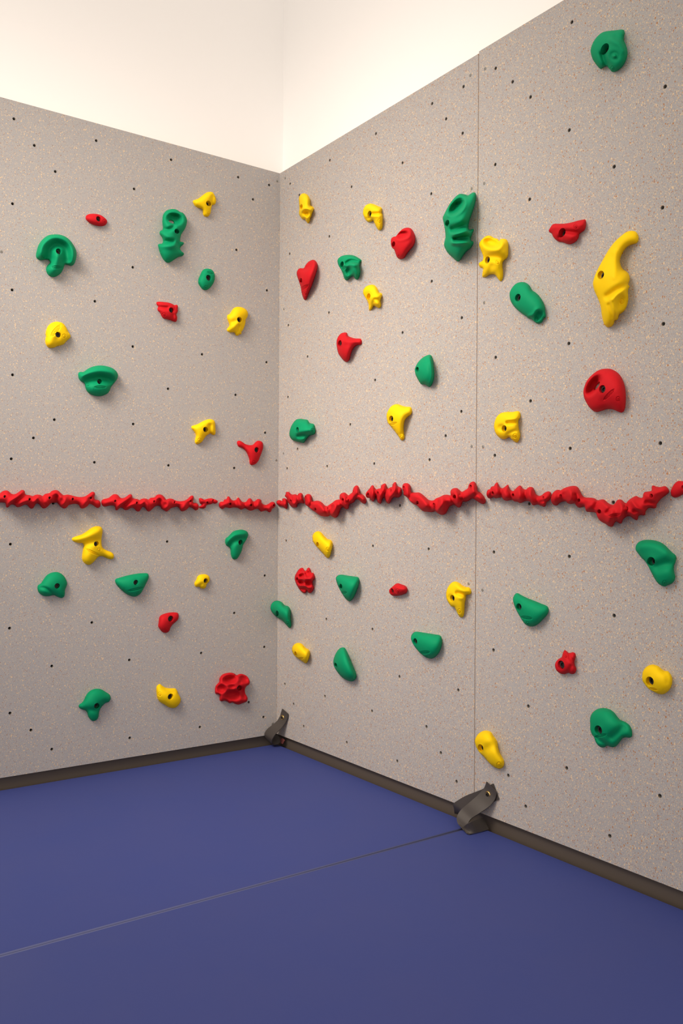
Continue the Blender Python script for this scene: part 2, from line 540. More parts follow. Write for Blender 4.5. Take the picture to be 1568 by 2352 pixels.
SEAM_Y = -1.234
LOC = (-2.5, -1.35, 3.0)
LAMP, FILL = 21.0, 1.12
A = (60, 420, 5.6); A2 = (340, 420, 5.6); A3 = (60, 660, 5.6); A4 = (340, 660, 5.6)
hold('red', 'L', 'small red oval hold above and right of the green mushroom-shaped hold', A,
     '765,450 770,425 800,405 850,397 905,400 960,415 1005,445 1035,475 1042,500 1035,525 1015,545 975,558 930,556 880,545 830,525 790,495 768,470',
     [(932, 462, 33)], F=[('r', '800,440 950,470', 60, .1)], marks=[('ring', 1010, 492, 24)])
hold('green', 'L', 'green mushroom-shaped hold with a wide curved cap over a short stem', A,
     '128,915 140,860 160,800 200,740 250,695 300,670 370,662 440,668 510,695 570,745 615,810 642,870 648,930 640,985 622,1035 600,1060 570,1068 535,1058 500,1050 490,1070 480,1100 455,1150 420,1185 375,1208 330,1210 290,1190 265,1155 255,1110 268,1070 290,1045 305,1028 300,1005 280,990 240,988 195,995 155,985 130,960',
     [(418, 880, 36)], F=[('r', '190,900 230,790 330,715 430,710 540,775 590,880 590,1000', 75, .42), ('r', '290,960 300,850 390,790 500,840 525,990', 70, -.5), ('r', '400,960 350,1130', 60, .15)],
     marks=[('oval', 398, 1086, 80, 24, 0), ('ring', 220, 958, 24)])
hold('yellow', 'L', 'topmost yellow hold of the left wall, three-pronged, near the panel top', A2,
     '575,240 590,222 640,205 700,160 745,128 790,115 830,122 858,165 873,215 870,255 855,278 825,285 812,330 805,375 795,405 775,430 745,436 718,425 706,400 703,360 690,335 650,322 605,300 585,270',
     [(778, 264, 36)], F=[('r', '832,170 822,280', 24, -.28), ('r', '600,245 740,190 800,150', 50, .15)], marks=[('ring', 783, 392, 20)])
hold('green', 'L', 'tall green hold with an open eye at its top, left wall', A2,
     '185,470 188,430 205,390 240,355 300,337 360,342 410,372 450,388 480,425 500,475 497,520 485,565 465,605 440,640 425,670 413,715 412,750 430,758 455,765 458,785 440,805 418,825 412,850 430,880 460,905 455,930 430,945 390,955 340,985 300,1012 265,1028 230,1020 195,985 160,920 140,860 128,800 145,785 175,782 190,765 190,735 175,695 155,670 147,640 160,615 185,605 190,570 185,530 182,500',
     [(370, 622, 33)], F=[('p', 335, 462, 95, 68, 8, -.75), ('r', '175,800 290,810 330,800', 40, .22), ('r', '195,760 310,745', 32, -.3), ('r', '190,590 260,600 330,560', 24, -.25), ('r', '170,650 300,720', 30, .15), ('r', '410,850 390,780', 24, -.25)],
     marks=[('oval', 337, 412, 66, 21, 8)], cuts=['262,484 285,476 310,480 335,496 350,518 352,530 320,524 285,512'])
hold('green', 'L', 'small green oval hold between the tall eyed green hold and the corner', A2,
     '645,1260 650,1225 670,1185 690,1140 720,1110 765,1103 810,1113 843,1145 858,1195 856,1245 840,1290 805,1340 770,1370 730,1380 690,1360 660,1320 645,1290',
     [(778, 1220, 38)], marks=[('oval', 800, 1157, 44, 18, 18), ('ring', 745, 1341, 24)])
hold('yellow', 'L', 'yellow rounded hold nearest the photo left edge, with curved lettering', A3,
     '250,600 258,550 280,500 320,462 370,443 420,443 470,460 510,505 540,565 565,605 572,635 555,660 515,695 485,730 440,748 400,758 360,775 310,780 270,760 248,715 246,670 255,630',
     [(413, 608, 38)], F=[('b', 310, 720, 70, .12), ('r', '400,730 390,680', 40, -.12)], marks=[('oval', 382, 560, 100, 32, -50), ('ring', 488, 628, 28)])
hold('green', 'L', 'wide green shelf-like hold with an overhanging lip, left wall', A3,
     '668,1130 672,1105 690,1088 740,1085 790,1050 850,1022 910,1008 980,1005 1050,1018 1110,1040 1155,1075 1178,1115 1178,1155 1160,1195 1125,1240 1090,1285 1075,1325 1045,1365 990,1392 930,1402 870,1392 820,1370 785,1340 765,1300 755,1250 740,1225 710,1212 680,1180',
     [(945, 1212, 34)], F=[('r', '790,1190 860,1175 960,1165 1100,1200', 62, -.5), ('r', '700,1130 820,1090 960,1070 1100,1090 1140,1140', 62, .35)],
     marks=[('oval', 952, 1284, 78, 21, 0), ('ring', 790, 1250, 26)])
hold('red', 'L', 'small red ribbed hold below the tall green hold', A4,
     '107,210 112,190 140,184 200,188 260,195 310,212 340,228 365,223 383,240 382,285 385,300 372,335 365,350 375,385 370,425 355,443 325,440 290,425 240,410 200,402 175,375 150,325 125,300 120,270 130,250 115,230',
     [(300, 292, 36)], F=[('r', '125,252 250,262', 20, -.35), ('r', '345,335 360,430', 20, .25), ('r', '330,350 320,430', 22, -.2), ('r', '345,230 350,300', 14, -.2)], marks=[('ring', 203, 353, 27)])
hold('yellow', 'L', 'yellow lumpy hold beside the corner, level with the small red ribbed hold', A4,
     '1015,385 1022,355 1050,340 1075,300 1105,265 1150,250 1200,255 1245,275 1275,305 1285,345 1275,385 1255,415 1252,450 1240,500 1220,545 1200,575 1200,600 1180,602 1165,615 1145,622 1125,612 1112,585 1085,578 1050,580 1020,565 1012,540 1030,515 1045,490 1035,450 1020,415',
     [(1176, 415, 38)], F=[('r', '1140,600 1165,500', 22, -.28), ('r', '1185,590 1215,500 1235,440', 16, -.22), ('r', '1040,540 1130,480', 34, .15), ('r', '1040,460 1110,440', 34, -.2), ('b', 1180, 320, 90, .1)])
B1 = (410, 900, 5.6); B2 = (60, 1150, 5.6); B3 = (340, 1190, 5.6); B4 = (340, 1460, 5.6); B5 = (100, 1460, 5.6)
hold('yellow', 'L', 'yellow three-legged hold left of the red boomerang-shaped hold', B1,
     '162,460 172,438 205,428 250,412 310,378 370,355 420,352 455,368 470,400 473,450 475,530 462,553 435,552 410,535 395,540 350,572 310,630 285,655 245,673 220,668 207,640 215,600 222,560 210,525 180,490',
     [(348, 484, 38)], F=[('r', '405,540 405,430', 25, -.3), ('r', '190,460 320,410 420,380', 45, .12)], marks=[('ring', 268, 620, 25)])
hold('red', 'L', 'red boomerang-shaped hold with a long horn, in the corner', B1,
     '750,660 758,635 785,628 820,645 860,672 910,685 955,680 985,650 1015,630 1050,632 1078,650 1088,685 1085,730 1065,790 1045,840 1030,880 1000,920 965,938 935,942 915,925 908,870 890,815 860,760 815,722 770,705',
     [(1006, 746, 38)], marks=[('ring', 968, 905, 22)])
hold('yellow', 'L', 'large yellow three-armed hold just below the red rail, left wall', B2,
     '587,492 600,475 650,455 720,430 790,385 840,348 890,330 945,330 975,352 983,395 975,450 968,510 972,570 990,610 1040,640 1090,660 1120,685 1128,715 1120,745 1090,753 1050,745 1000,722 955,715 920,730 890,765 855,800 825,822 790,824 755,805 725,770 718,720 725,660 735,610 742,580 725,548 670,543 620,528 595,512',
     [(905, 556, 36)], F=[('r', '620,500 780,440 930,380', 60, .3), ('r', '745,565 850,525 965,500', 40, -.3), ('r', '790,720 810,790', 60, .12)], marks=[('oval', 850, 662, 102, 19, 25), ('ring', 940, 632, 25)])
hold('green', 'L', 'green turtle-shaped hold with a folded flap, left wall', B2,
     '145,1115 155,1085 190,1062 225,1010 270,955 330,925 400,918 450,938 490,975 515,1020 527,1065 515,1110 500,1150 498,1195 490,1230 465,1250 430,1248 390,1230 350,1215 310,1225 265,1230 215,1220 170,1190 150,1155',
     [(400, 1096, 36)], F=[('r', '160,1120 230,1122 300,1160 350,1215', 16, -.25), ('b', 230, 1175, 80, .15)], marks=[('ring', 468, 1215, 26)])
hold('green', 'L', 'green bowl-shaped hold with a flat top, left wall', B2,
     '1143,1030 1155,1005 1200,990 1300,962 1400,942 1480,933 1550,933 1572,948 1576,985 1568,1014 1540,1070 1510,1130 1475,1190 1430,1225 1385,1235 1330,1220 1270,1185 1200,1125 1155,1070',
     [(1412, 1052, 36)], marks=[('oval', 1410, 1140, 108, 20, -13), ('ring', 1432, 1197, 24)])
hold('green', 'L', 'green hooked hold below the red rail and next to the corner', B3,
     '990,300 998,262 1025,240 1050,215 1090,175 1140,155 1195,148 1245,158 1278,180 1287,215 1275,255 1250,300 1222,345 1212,390 1195,440 1165,495 1140,525 1110,532 1085,520 1068,485 1060,440 1058,405 1045,375 1015,360 995,335',
     [(1190, 312, 36)], F=[('r', '1050,360 1110,290 1240,262', 38, -.35), ('r', '1020,290 1110,210 1240,200', 45, .25)])
hold('yellow', 'L', 'smallest yellow hold, on the left wall under the green hooked hold', B3,
     '595,840 605,815 620,790 632,755 660,730 700,722 745,724 780,745 792,780 785,815 755,850 745,885 725,905 700,908 675,900 655,885 615,885 598,865',
     [(744, 805, 36)], F=[('r', '650,880 690,850', 18, -.15)], k=1.0)
hold('red', 'L', 'red kidney-shaped hold low on the left wall', B3,
     '145,1275 165,1250 210,1230 270,1215 340,1212 380,1220 393,1250 387,1300 360,1330 320,1365 290,1405 275,1445 250,1470 215,1476 185,1465 150,1430 130,1390 135,1340 140,1300',
     [(292, 1295, 42)], F=[('r', '170,1280 180,1400', 55, .12)], marks=[('ring', 243, 1440, 27)])
hold('yellow', 'L', 'yellow curved hold between the red pitted cluster and the green beaked hold', B4,
     '105,680 115,645 150,622 185,645 230,670 290,677 345,678 370,700 390,750 412,790 420,825 410,865 380,905 345,928 300,930 255,915 200,880 150,850 120,805 108,740',
     [(290, 786, 42)], F=[('r', '200,665 290,715 365,705', 28, -.2)], marks=[('ring', 150, 752, 28)])
hold('red', 'L', 'red pitted cluster hold with deep round pockets, low left wall', B4,
     '860,690 870,645 895,615 915,590 915,555 935,520 975,490 1050,475 1105,485 1140,508 1180,492 1225,497 1275,525 1300,565 1308,605 1295,632 1265,650 1245,690 1248,740 1265,770 1280,805 1270,845 1240,860 1200,875 1160,887 1115,875 1085,860 1050,870 1020,850 985,838 945,845 920,830 918,795 922,770 900,755 865,745',
     [(1175, 674, 38)], k=.8, p=.4, F=[('p', 1052, 560, 88, 52, -12, -.62), ('p', 1235, 553, 62, 44, 25, -.55), ('p', 935, 682, 62, 50, 0, -.55), ('p', 1085, 768, 100, 66, 0, -.55), ('p', 1222, 735, 34, 72, -12, -.5), ('p', 1075, 655, 40, 26, 0, -.25), ('b', 1185, 600, 24, -.2)], marks=[('oval', 1035, 548, 62, 20, -12)])
hold('green', 'L', 'lowest green hold of the left wall, with a pointed beak', B5,
     '452,910 460,885 495,860 520,825 545,770 580,725 630,693 690,682 745,692 800,725 845,755 862,790 858,825 835,855 800,865 770,890 740,925 718,970 710,1020 700,1060 675,1088 640,1097 605,1082 575,1040 560,990 540,965 500,950 465,935',
     [(685, 902, 36)], F=[('r', '560,955 660,960 720,960', 34, -.15), ('r', '770,860 800,840', 20, -.15)])

D1 = (640, 430, 5.6); D2 = (840, 430, 5.6); D3 = (1080, 480, 5.6); D4 = (1288, 500, 5.6); D5 = (640, 640, 5.6); D6 = (860, 780, 5.6)
hold('yellow', 'R', 'yellow upright hold nearest the corner at the top of the right wall', D1,
     '258,150 270,110 300,82 340,82 380,110 402,160 405,230 430,245 452,270 440,310 425,350 420,375 405,400 400,440 375,465 360,450 330,410 305,412 265,360 260,310 265,290 262,220',
     [(290, 250, 26)], F=[('r', '290,300 340,275 430,290', 24, .2), ('p', 355, 335, 45, 38, 0, -.35), ('r', '340,370 380,450', 18, .2)], marks=[('ring', 362, 338, 22)])
hold('yellow', 'R', 'yellow skull-like hold with a long lower tongue, left of the red knob hold', D1,
     '1082,320 1090,275 1120,232 1170,210 1220,217 1270,240 1320,262 1325,290 1322,330 1335,355 1335,440 1333,510 1320,545 1300,555 1275,545 1250,505 1230,460 1210,425 1190,440 1150,448 1120,425 1100,390 1085,350',
     [(1165, 345, 36)], F=[('p', 1140, 330, 46, 46, 0, -.12), ('r', '1210,345 1330,335', 20, -.3), ('r', '1210,372 1330,368', 18, .12), ('r', '1110,405 1190,405', 18, -.2)], marks=[('ring', 1291, 435, 28)])
hold('red', 'R', 'red heart-shaped hold with a pointed bottom, near the corner', D1,
     '230,1110 240,1070 270,1042 320,1040 345,1000 380,960 430,935 470,945 495,985 497,1040 480,1110 450,1200 425,1270 390,1350 360,1430 345,1450 325,1445 305,1400 292,1350 280,1280 255,1200 238,1150',
     [(274, 1200, 36)], F=[('r', '325,1045 380,1020 400,980', 30, -.3)], marks=[('oval', 332, 1290, 58, 24, -33), ('ring', 347, 1370, 25)])
hold('green', 'R', 'green fan-ribbed hold right of the red heart-shaped hold', D1,
     '755,960 760,925 790,895 840,875 900,870 960,877 1010,900 1055,930 1065,945 1050,975 1038,1010 1045,1050 1050,1090 1040,1140 1020,1180 1000,1190 980,1175 960,1145 935,1148 905,1175 885,1195 860,1195 840,1170 825,1120 800,1060 770,1010',
     [(812, 993, 34)], F=[('r', '870,980 930,945 1050,965', 22, -.35), ('r', '870,1000 960,995 1030,1010', 24, .18), ('p', 900, 1085, 36, 58, 0, -.35), ('r', '960,1020 1010,1160', 34, .15)], marks=[('oval', 846, 1036, 40, 20, -45), ('ring', 855, 1155, 20)])
hold('red', 'R', 'red knob hold with a hollow on top, left of the long green hold', D2,
     '320,690 330,655 360,635 385,630 430,575 475,535 530,520 580,532 615,580 633,640 630,710 605,765 570,805 540,840 515,880 490,912 450,925 415,915 395,890 370,820 360,800 335,775 322,735',
     [(352, 732, 32)], F=[('p', 468, 612, 82, 46, -24, -.5), ('r', '380,640 440,672 540,640 570,570', 26, .12)], marks=[('oval', 487, 582, 48, 18, 0), ('ring', 412, 870, 24)])
hold('green', 'R', 'long green hold with a scooped top and fins, left of the panel seam', D2,
     '988,400 1000,360 1040,280 1090,195 1150,125 1195,90 1235,85 1280,95 1310,105 1345,85 1375,68 1405,72 1417,110 1410,180 1390,260 1360,350 1335,420 1322,480 1320,530 1340,545 1380,535 1385,555 1365,610 1345,665 1355,690 1378,698 1380,730 1345,785 1290,830 1250,880 1215,935 1185,955 1160,945 1110,900 1060,855 1025,800 1005,750 1010,700 1022,650 1020,580 1010,510 1000,460',
     [(1045, 460, 34)], k=1.0, F=[('p', 1165, 250, 125, 66, -48, -.62), ('r', '1060,365 1180,335 1260,250 1270,170', 26, .12), ('r', '1140,605 1250,575 1380,545', 30, .28), ('r', '1150,665 1250,650 1345,640', 30, -.3), ('r', '1120,715 1230,718 1370,712', 26, .22), ('r', '1120,540 1230,510 1320,470', 44, -.28)],
     marks=[('oval', 1198, 197, 62, 22, -20)])
hold('yellow', 'R', 'yellow crown-shaped hold with a cup on top, on the panel seam', D3,
     '112,460 125,420 165,375 215,343 260,345 300,370 345,383 370,410 385,390 420,382 465,395 485,440 487,520 485,590 470,630 435,660 415,690 412,740 420,800 418,880 400,925 380,927 355,900 320,850 285,840 240,850 205,872 175,880 152,870 155,820 162,770 130,757 110,725 115,690 155,665 165,620 150,570 125,510',
     [(217, 655, 38)], F=[('p', 268, 430, 96, 52, 14, -.62), ('r', '140,480 240,525 350,515 410,440', 40, .2), ('r', '190,650 280,620 420,640', 50, -.25), ('r', '240,840 270,740', 40, -.15)], marks=[('ring', 347, 685, 30)])
hold('red', 'R', 'red wing-shaped hold between the yellow crown and the yellow horn', D3,
     '1007,275 1020,250 1050,205 1085,190 1150,190 1220,187 1300,172 1380,150 1440,138 1475,135 1487,165 1482,230 1465,275 1430,300 1400,325 1390,370 1365,410 1325,440 1275,455 1230,445 1185,428 1140,422 1095,395 1065,360 1045,318 1015,300',
     [(1176, 304, 48)], F=[('r', '1165,430 1140,360', 18, -.28), ('r', '1225,290 1310,300 1410,305', 26, -.35), ('r', '1060,220 1250,215 1460,190', 40, .15), ('b', 1290, 380, 60, .12)], marks=[('ring', 1350, 226, 32)])
hold('green', 'R', 'green egg-shaped hold with a lipped lower end, right panel', D3,
     '503,1100 512,1055 545,1000 590,958 650,940 710,948 760,985 795,1045 840,1075 890,1125 930,1190 955,1250 963,1320 970,1385 940,1415 925,1450 890,1475 850,1470 810,1440 780,1415 745,1408 722,1385 670,1350 600,1295 550,1240 515,1175',
     [(608, 1140, 42)], F=[('p', 880, 1370, 48, 78, 25, -.38), ('r', '740,1385 810,1350 850,1290 900,1310', 20, .12)], marks=[('ring', 850, 1417, 30)])
hold('yellow', 'R', 'big yellow horn hold curling up to the right', D4,
     '410,850 420,790 440,730 470,665 510,590 560,500 620,400 690,310 770,235 840,185 905,168 955,178 985,210 997,255 990,305 965,332 915,345 860,370 815,415 780,475 758,545 765,605 795,660 840,690 870,725 883,780 875,825 865,855 880,885 865,920 860,960 865,1020 860,1080 845,1140 815,1195 780,1225 745,1250 735,1295 715,1318 690,1325 680,1360 655,1395 620,1410 585,1405 555,1370 535,1310 520,1230 510,1150 490,1080 455,1000 425,930',
     [(510, 736, 44)], k=1.0, F=[('r', '600,1010 720,930 850,870', 46, -.16), ('r', '655,1050 740,965 860,900', 26, .10), ('r', '650,1060 680,1170 725,1280', 26, .08), ('p', 790, 1100, 78, 105, 10, -.30), ('r', '615,1120 660,1280', 22, -.10), ('r', '690,450 720,560 680,760', 40, .05)], marks=[('ring', 782, 1078, 38)])
hold('red', 'R', 'red fin hold with a stub pointing right, middle of the right wall', D5,
     '742,830 748,780 770,735 805,702 845,692 875,698 890,735 930,755 980,768 1045,772 1065,790 1068,825 1055,850 1010,858 970,885 945,925 925,980 910,1040 885,1068 865,1070 830,1050 790,1000 765,960 748,890',
     [(785, 832, 36)], F=[('r', '850,800 940,800 1050,810', 38, .15)])
hold('yellow', 'R', 'yellow squid-like hold above the red fin hold', D5,
     '1083,170 1095,130 1130,95 1190,77 1235,88 1270,130 1290,175 1322,188 1330,215 1315,255 1308,290 1315,330 1310,365 1285,380 1255,365 1220,350 1205,380 1175,412 1158,395 1155,340 1140,290 1110,240 1090,205',
     [(1152, 228, 38)], F=[('p', 1140, 215, 40, 48, 0, -.12), ('r', '1200,260 1295,355', 32, .15), ('r', '1200,340 1220,300', 20, -.15), ('r', '1230,240 1320,215', 28, .12), ('r', '1300,285 1230,265', 20, -.15)])
hold('green', 'R', 'green shell-like hold in front of the panel seam, upper right wall', D6,
     '517,400 525,355 560,290 620,230 680,200 710,195 735,215 750,270 760,350 768,430 760,510 740,570 710,608 680,600 650,580 620,575 595,572 560,520 530,460',
     [(543, 382, 32)], k=1.0, F=[('r', '690,220 735,330 738,470 710,580', 14, .1)])
hold('yellow', 'R', 'yellow drop-shaped hold with a narrow tail, below the green shell-like hold', D6,
     '153,990 165,930 205,865 260,832 310,833 350,848 400,862 455,865 475,885 480,930 465,965 425,995 390,1040 375,1110 375,1190 385,1240 380,1275 360,1297 335,1290 310,1250 270,1195 220,1130 170,1070',
     [(212, 1020, 38)], F=[('r', '330,1240 370,1200', 24, -.15)], marks=[('oval', 235, 1085, 58, 19, -18), ('ring', 345, 1264, 28)])
hold('yellow', 'R', 'yellow three-lobed hold right of the seam, above the red rail', (1110, 800, 3.7333),
     '90,680 95,630 115,585 150,555 200,545 250,545 285,538 310,545 318,575 312,600 300,620 300,660 305,700 315,735 310,775 290,807 265,800 240,780 220,762 195,775 170,780 135,765 105,730',
     [(176, 688, 25)], F=[('p', 152, 682, 32, 30, 0, -.15), ('r', '205,638 300,632', 13, -.28), ('r', '200,612 300,600', 18, .1), ('r', '200,740 240,720 300,700', 14, -.1)], marks=[('ring', 270, 750, 22)])
hold('red', 'R', 'big red rounded hold with a see-through slot, right panel', (1320, 820, 10.453),
     '200,850 215,750 260,620 330,510 430,410 540,330 650,290 760,278 860,288 950,325 1040,390 1110,480 1160,590 1195,700 1215,830 1222,960 1218,1100 1200,1230 1165,1310 1110,1335 1030,1310 940,1270 850,1250 760,1255 650,1290 560,1315 500,1318 420,1280 330,1190 270,1090 220,980',
     [(652, 770, 82)], F=[('p', 440, 680, 250, 108, -57, -.74), ('r', '760,1240 700,1080', 160, -.12)], marks=[('oval', 815, 905, 190, 46, -46), ('ring', 1035, 1010, 66)],
     cuts=['450,812 455,745 490,685 540,625 585,588 600,605 585,670 545,730 498,775'])
hold('green', 'R', 'green hold at the top right with a round button and a split base', (1340, 0, 6.877),
     '110,820 120,740 160,650 220,570 300,510 400,488 500,478 600,466 635,480 648,520 635,600 640,650 670,720 690,800 690,870 665,960 620,1040 560,1100 510,1130 450,1135 415,1100 390,1070 365,1042 320,1060 275,1088 245,1075 190,1010 140,930',
     [(332, 770, 62)], F=[('r', '370,1060 320,930 300,850', 44, -.35), ('b', 485, 885, 60, -.26), ('b', 485, 885, 31, .46), ('r', '440,640 560,700 640,800', 50, .12), ('r', '520,560 640,600', 50, -.12)], marks=[('ring', 455, 1085, 44)])
hold('green', 'R', 'green stubby hold beside the corner, just above the red rail', (640, 920, 11.2),
     '272,860 285,760 320,660 380,560 450,490 540,468 640,480 735,495 765,530 800,580 890,600 920,640 938,740 935,830 910,870 850,890 790,910 730,970 680,1040 640,1090 590,1085 500,1065 400,1040 330,1000 285,930',
     [(477, 750, 60)], F=[('r', '520,920 640,900 760,900', 62, -.28), ('r', '520,800 800,760', 80, .1)], marks=[('ring', 865, 762, 50)])
E1 = (610, 1190, 5.6); E2 = (640, 1400, 5.6); E3 = (860, 1300, 5.6); E4 = (1150, 1320, 5.6)
hold('red', 'R', 'small red spiky hold with dimples, below the rail near the corner', E1,
     '372,780 378,740 400,695 430,655 465,637 485,650 505,678 525,665 540,640 565,642 580,675 590,703 612,702 628,735 632,770 620,790 605,810 605,850 620,885 610,925 590,955 565,965 545,955 530,935 520,955 500,968 470,955 435,920 400,865 385,830',
     [(404, 790, 26)], g=1.3, F=[('p', 462, 740, 34, 28, 0, -.5), ('p', 458, 827, 38, 30, 20, -.5), ('p', 545, 718, 42, 40, 0, -.45), ('p', 552, 838, 46, 38, 0, -.45), ('p', 485, 912, 54, 26, 12, -.45), ('p', 455, 682, 36, 20, -30, -.4), ('b', 505, 775, 26, .12), ('b', 505, 870, 24, .1)], marks=[('ring', 572, 924, 24)])
hold('yellow', 'R', 'yellow bean-shaped hold just below the red rail, right wall', E1,
     '600,250 605,215 635,180 675,168 715,185 755,230 795,268 835,280 857,310 858,370 840,440 825,490 805,513 780,505 740,460 690,405 640,350 608,300',
     [(657, 335, 34)], marks=[('ring', 797, 402, 28)])
hold('green', 'R', 'green triangular hold right of the small red spiky hold', E1,
     '902,780 912,750 940,732 980,727 1050,738 1120,748 1180,757 1200,775 1203,810 1190,880 1160,960 1125,1030 1095,1062 1070,1068 1030,1040 990,985 955,925 920,850',
     [(963, 876, 30)], k=1.0, marks=[('oval', 1006, 958, 42, 22, 0), ('ring', 1022, 1020, 18)])
hold('green', 'R', 'green pear-shaped hold overlapping the corner line', E1,
     '62,1150 75,1105 110,1070 160,1062 205,1080 245,1120 285,1132 312,1160 322,1210 318,1270 325,1330 330,1375 320,1408 300,1412 265,1375 220,1325 160,1285 100,1235 70,1190',
     [(142, 1225, 38)], k=1.0, marks=[('ring', 278, 1352, 24)])
hold('yellow', 'R', 'small yellow hold low beside the corner, above the corner strap', E2,
     '168,510 180,470 210,440 250,428 295,440 330,475 350,495 385,515 400,550 395,600 380,650 360,685 340,692 300,665 250,630 205,595 178,555',
     [(205, 565, 32)], k=1.0, marks=[('oval', 282, 628, 36, 16, -5)])
hold('green', 'R', 'green smooth wedge hold with its point up, low right wall', E2,
     '702,690 705,640 730,570 770,510 815,487 850,495 880,545 920,640 960,740 990,810 997,860 985,895 955,920 910,922 855,900 800,860 750,800 715,740',
     [(725, 712, 30)], k=1.0)
hold('red', 'R', 'small red barrel hold between the green triangular and yellow hooked holds', E3,
     '185,320 200,290 230,265 270,230 305,222 350,237 390,252 415,275 423,305 410,345 375,365 330,378 270,386 230,382 200,360',
     [(220, 322, 33)], k=1.1, F=[('r', '230,280 300,290 400,290', 26, .08), ('r', '255,290 262,380', 20, -.12)], marks=[('ring', 293, 325, 32)])
hold('yellow', 'R', 'yellow hooked hold with a drooping tongue, just left of the seam', E3,
     '920,350 930,300 960,245 1000,208 1040,200 1085,215 1130,250 1175,270 1215,275 1240,310 1240,350 1215,370 1180,375 1172,420 1160,480 1155,560 1150,620 1135,655 1115,662 1085,645 1060,600 1040,555 1020,530 985,520 945,465 922,410',
     [(998, 414, 38)], F=[('p', 975, 405, 38, 42, 20, -.1), ('r', '1060,260 1140,310 1230,330', 36, .15), ('r', '1060,350 1120,365 1175,385', 24, -.28), ('r', '1090,410 1150,420', 22, .1)], marks=[('ring', 1088, 580, 30)])
hold('green', 'R', 'green rounded-wedge hold below the small red barrel hold', E3,
     '467,920 480,880 510,850 550,845 620,855 700,867 780,880 840,892 862,925 868,985 855,1050 830,1110 790,1160 740,1190 680,1185 620,1150 570,1105 520,1045 480,975',
     [(521, 970, 36)], marks=[('oval', 645, 1112, 70, 24, -3), ('ring', 662, 1166, 22)])
hold('green', 'R', 'green half-moon hold sloping down right, right panel below the rail', E4,
     '155,320 165,275 190,242 220,238 260,260 340,300 430,335 520,372 580,395 610,425 613,470 590,520 540,575 490,625 440,658 390,667 340,655 300,625 250,550 205,470 170,390',
     [(230, 414, 40)], marks=[('oval', 330, 556, 76, 24, 8), ('ring', 342, 628, 28)])
hold('red', 'R', 'small red hold with two ears and a shiny bolt, right panel', E4,
     '695,1170 705,1125 740,1085 780,1060 795,1010 815,972 840,978 870,1005 895,1003 925,997 955,1010 962,1050 950,1095 945,1130 955,1175 970,1210 960,1255 930,1278 895,1275 870,1262 830,1275 785,1278 745,1260 710,1225',
     [(772, 1160, 48)], k=1.0, F=[('r', '885,1000 890,1070 940,1120', 24, -.22), ('r', '870,1270 900,1180', 24, -.15)], marks=[('ring', 832, 1044, 28)])
hold('green', 'R', 'large green boot-shaped hold at the right edge, below the rail', (1420, 1220, 10.595),
     '412,430 425,350 480,275 560,230 660,212 780,210 900,230 1020,270 1130,340 1220,430 1310,520 1380,575 1405,640 1390,740 1355,830 1345,920 1360,1020 1380,1110 1360,1200 1300,1270 1210,1310 1130,1345 1050,1330 960,1270 880,1160 800,1010 720,850 650,740 560,650 480,550 430,480',
     [(790, 735, 92)], F=[('r', '950,860 1150,800 1360,790', 130, -.3), ('r', '520,350 800,330 1150,480', 140, .2)], marks=[('ring', 1118, 1258, 68)])
hold('yellow', 'R', 'yellow barrel-shaped hold at the right edge above the low green hold', (1320, 1500, 6.3226),
     '975,340 985,270 1030,205 1090,172 1140,167 1210,190 1265,235 1300,255 1350,265 1390,310 1412,370 1410,440 1385,510 1340,565 1280,597 1210,592 1130,555 1060,510 1010,450 980,400',
     [(1085, 408, 55)], k=1.0, F=[('r', '1270,240 1340,320 1350,420', 40, -.1)], marks=[('oval', 1140, 522, 62, 20, 16)])
hold('green', 'R', 'lowest green hold of the right wall, three-lobed', (1320, 1500, 6.3226),
     '218,980 230,910 270,850 340,808 430,798 510,820 570,865 620,930 660,970 730,1000 790,1045 820,1100 830,1160 825,1210 790,1230 740,1225 695,1235 650,1290 600,1350 545,1368 500,1355 465,1345 430,1365 390,1372 340,1345 300,1290 275,1220 245,1180 222,1110 222,1040',
     [(338, 1118, 56)], F=[('r', '480,1360 400,1300 290,1230', 34, -.2), ('r', '540,1220 640,1140 700,1080', 62, -.22), ('r', '420,900 480,1000', 120, .1)], marks=[('oval', 372, 1202, 92, 24, -14)])
hold('yellow', 'R', 'lowest yellow hold, pear-shaped, right of the seam above the seam strap', (1020, 1660, 5.6),
     '392,240 405,190 440,140 500,105 560,103 605,125 630,165 660,205 682,250 690,310 710,380 740,435 765,480 770,530 755,570 720,592 680,588 630,562 570,510 510,440 450,380 410,310',
     [(464, 326, 46)], F=[('b', 500, 200, 110, .15), ('r', '560,330 690,260', 60, -.1)], marks=[('ring', 700, 540, 36)])

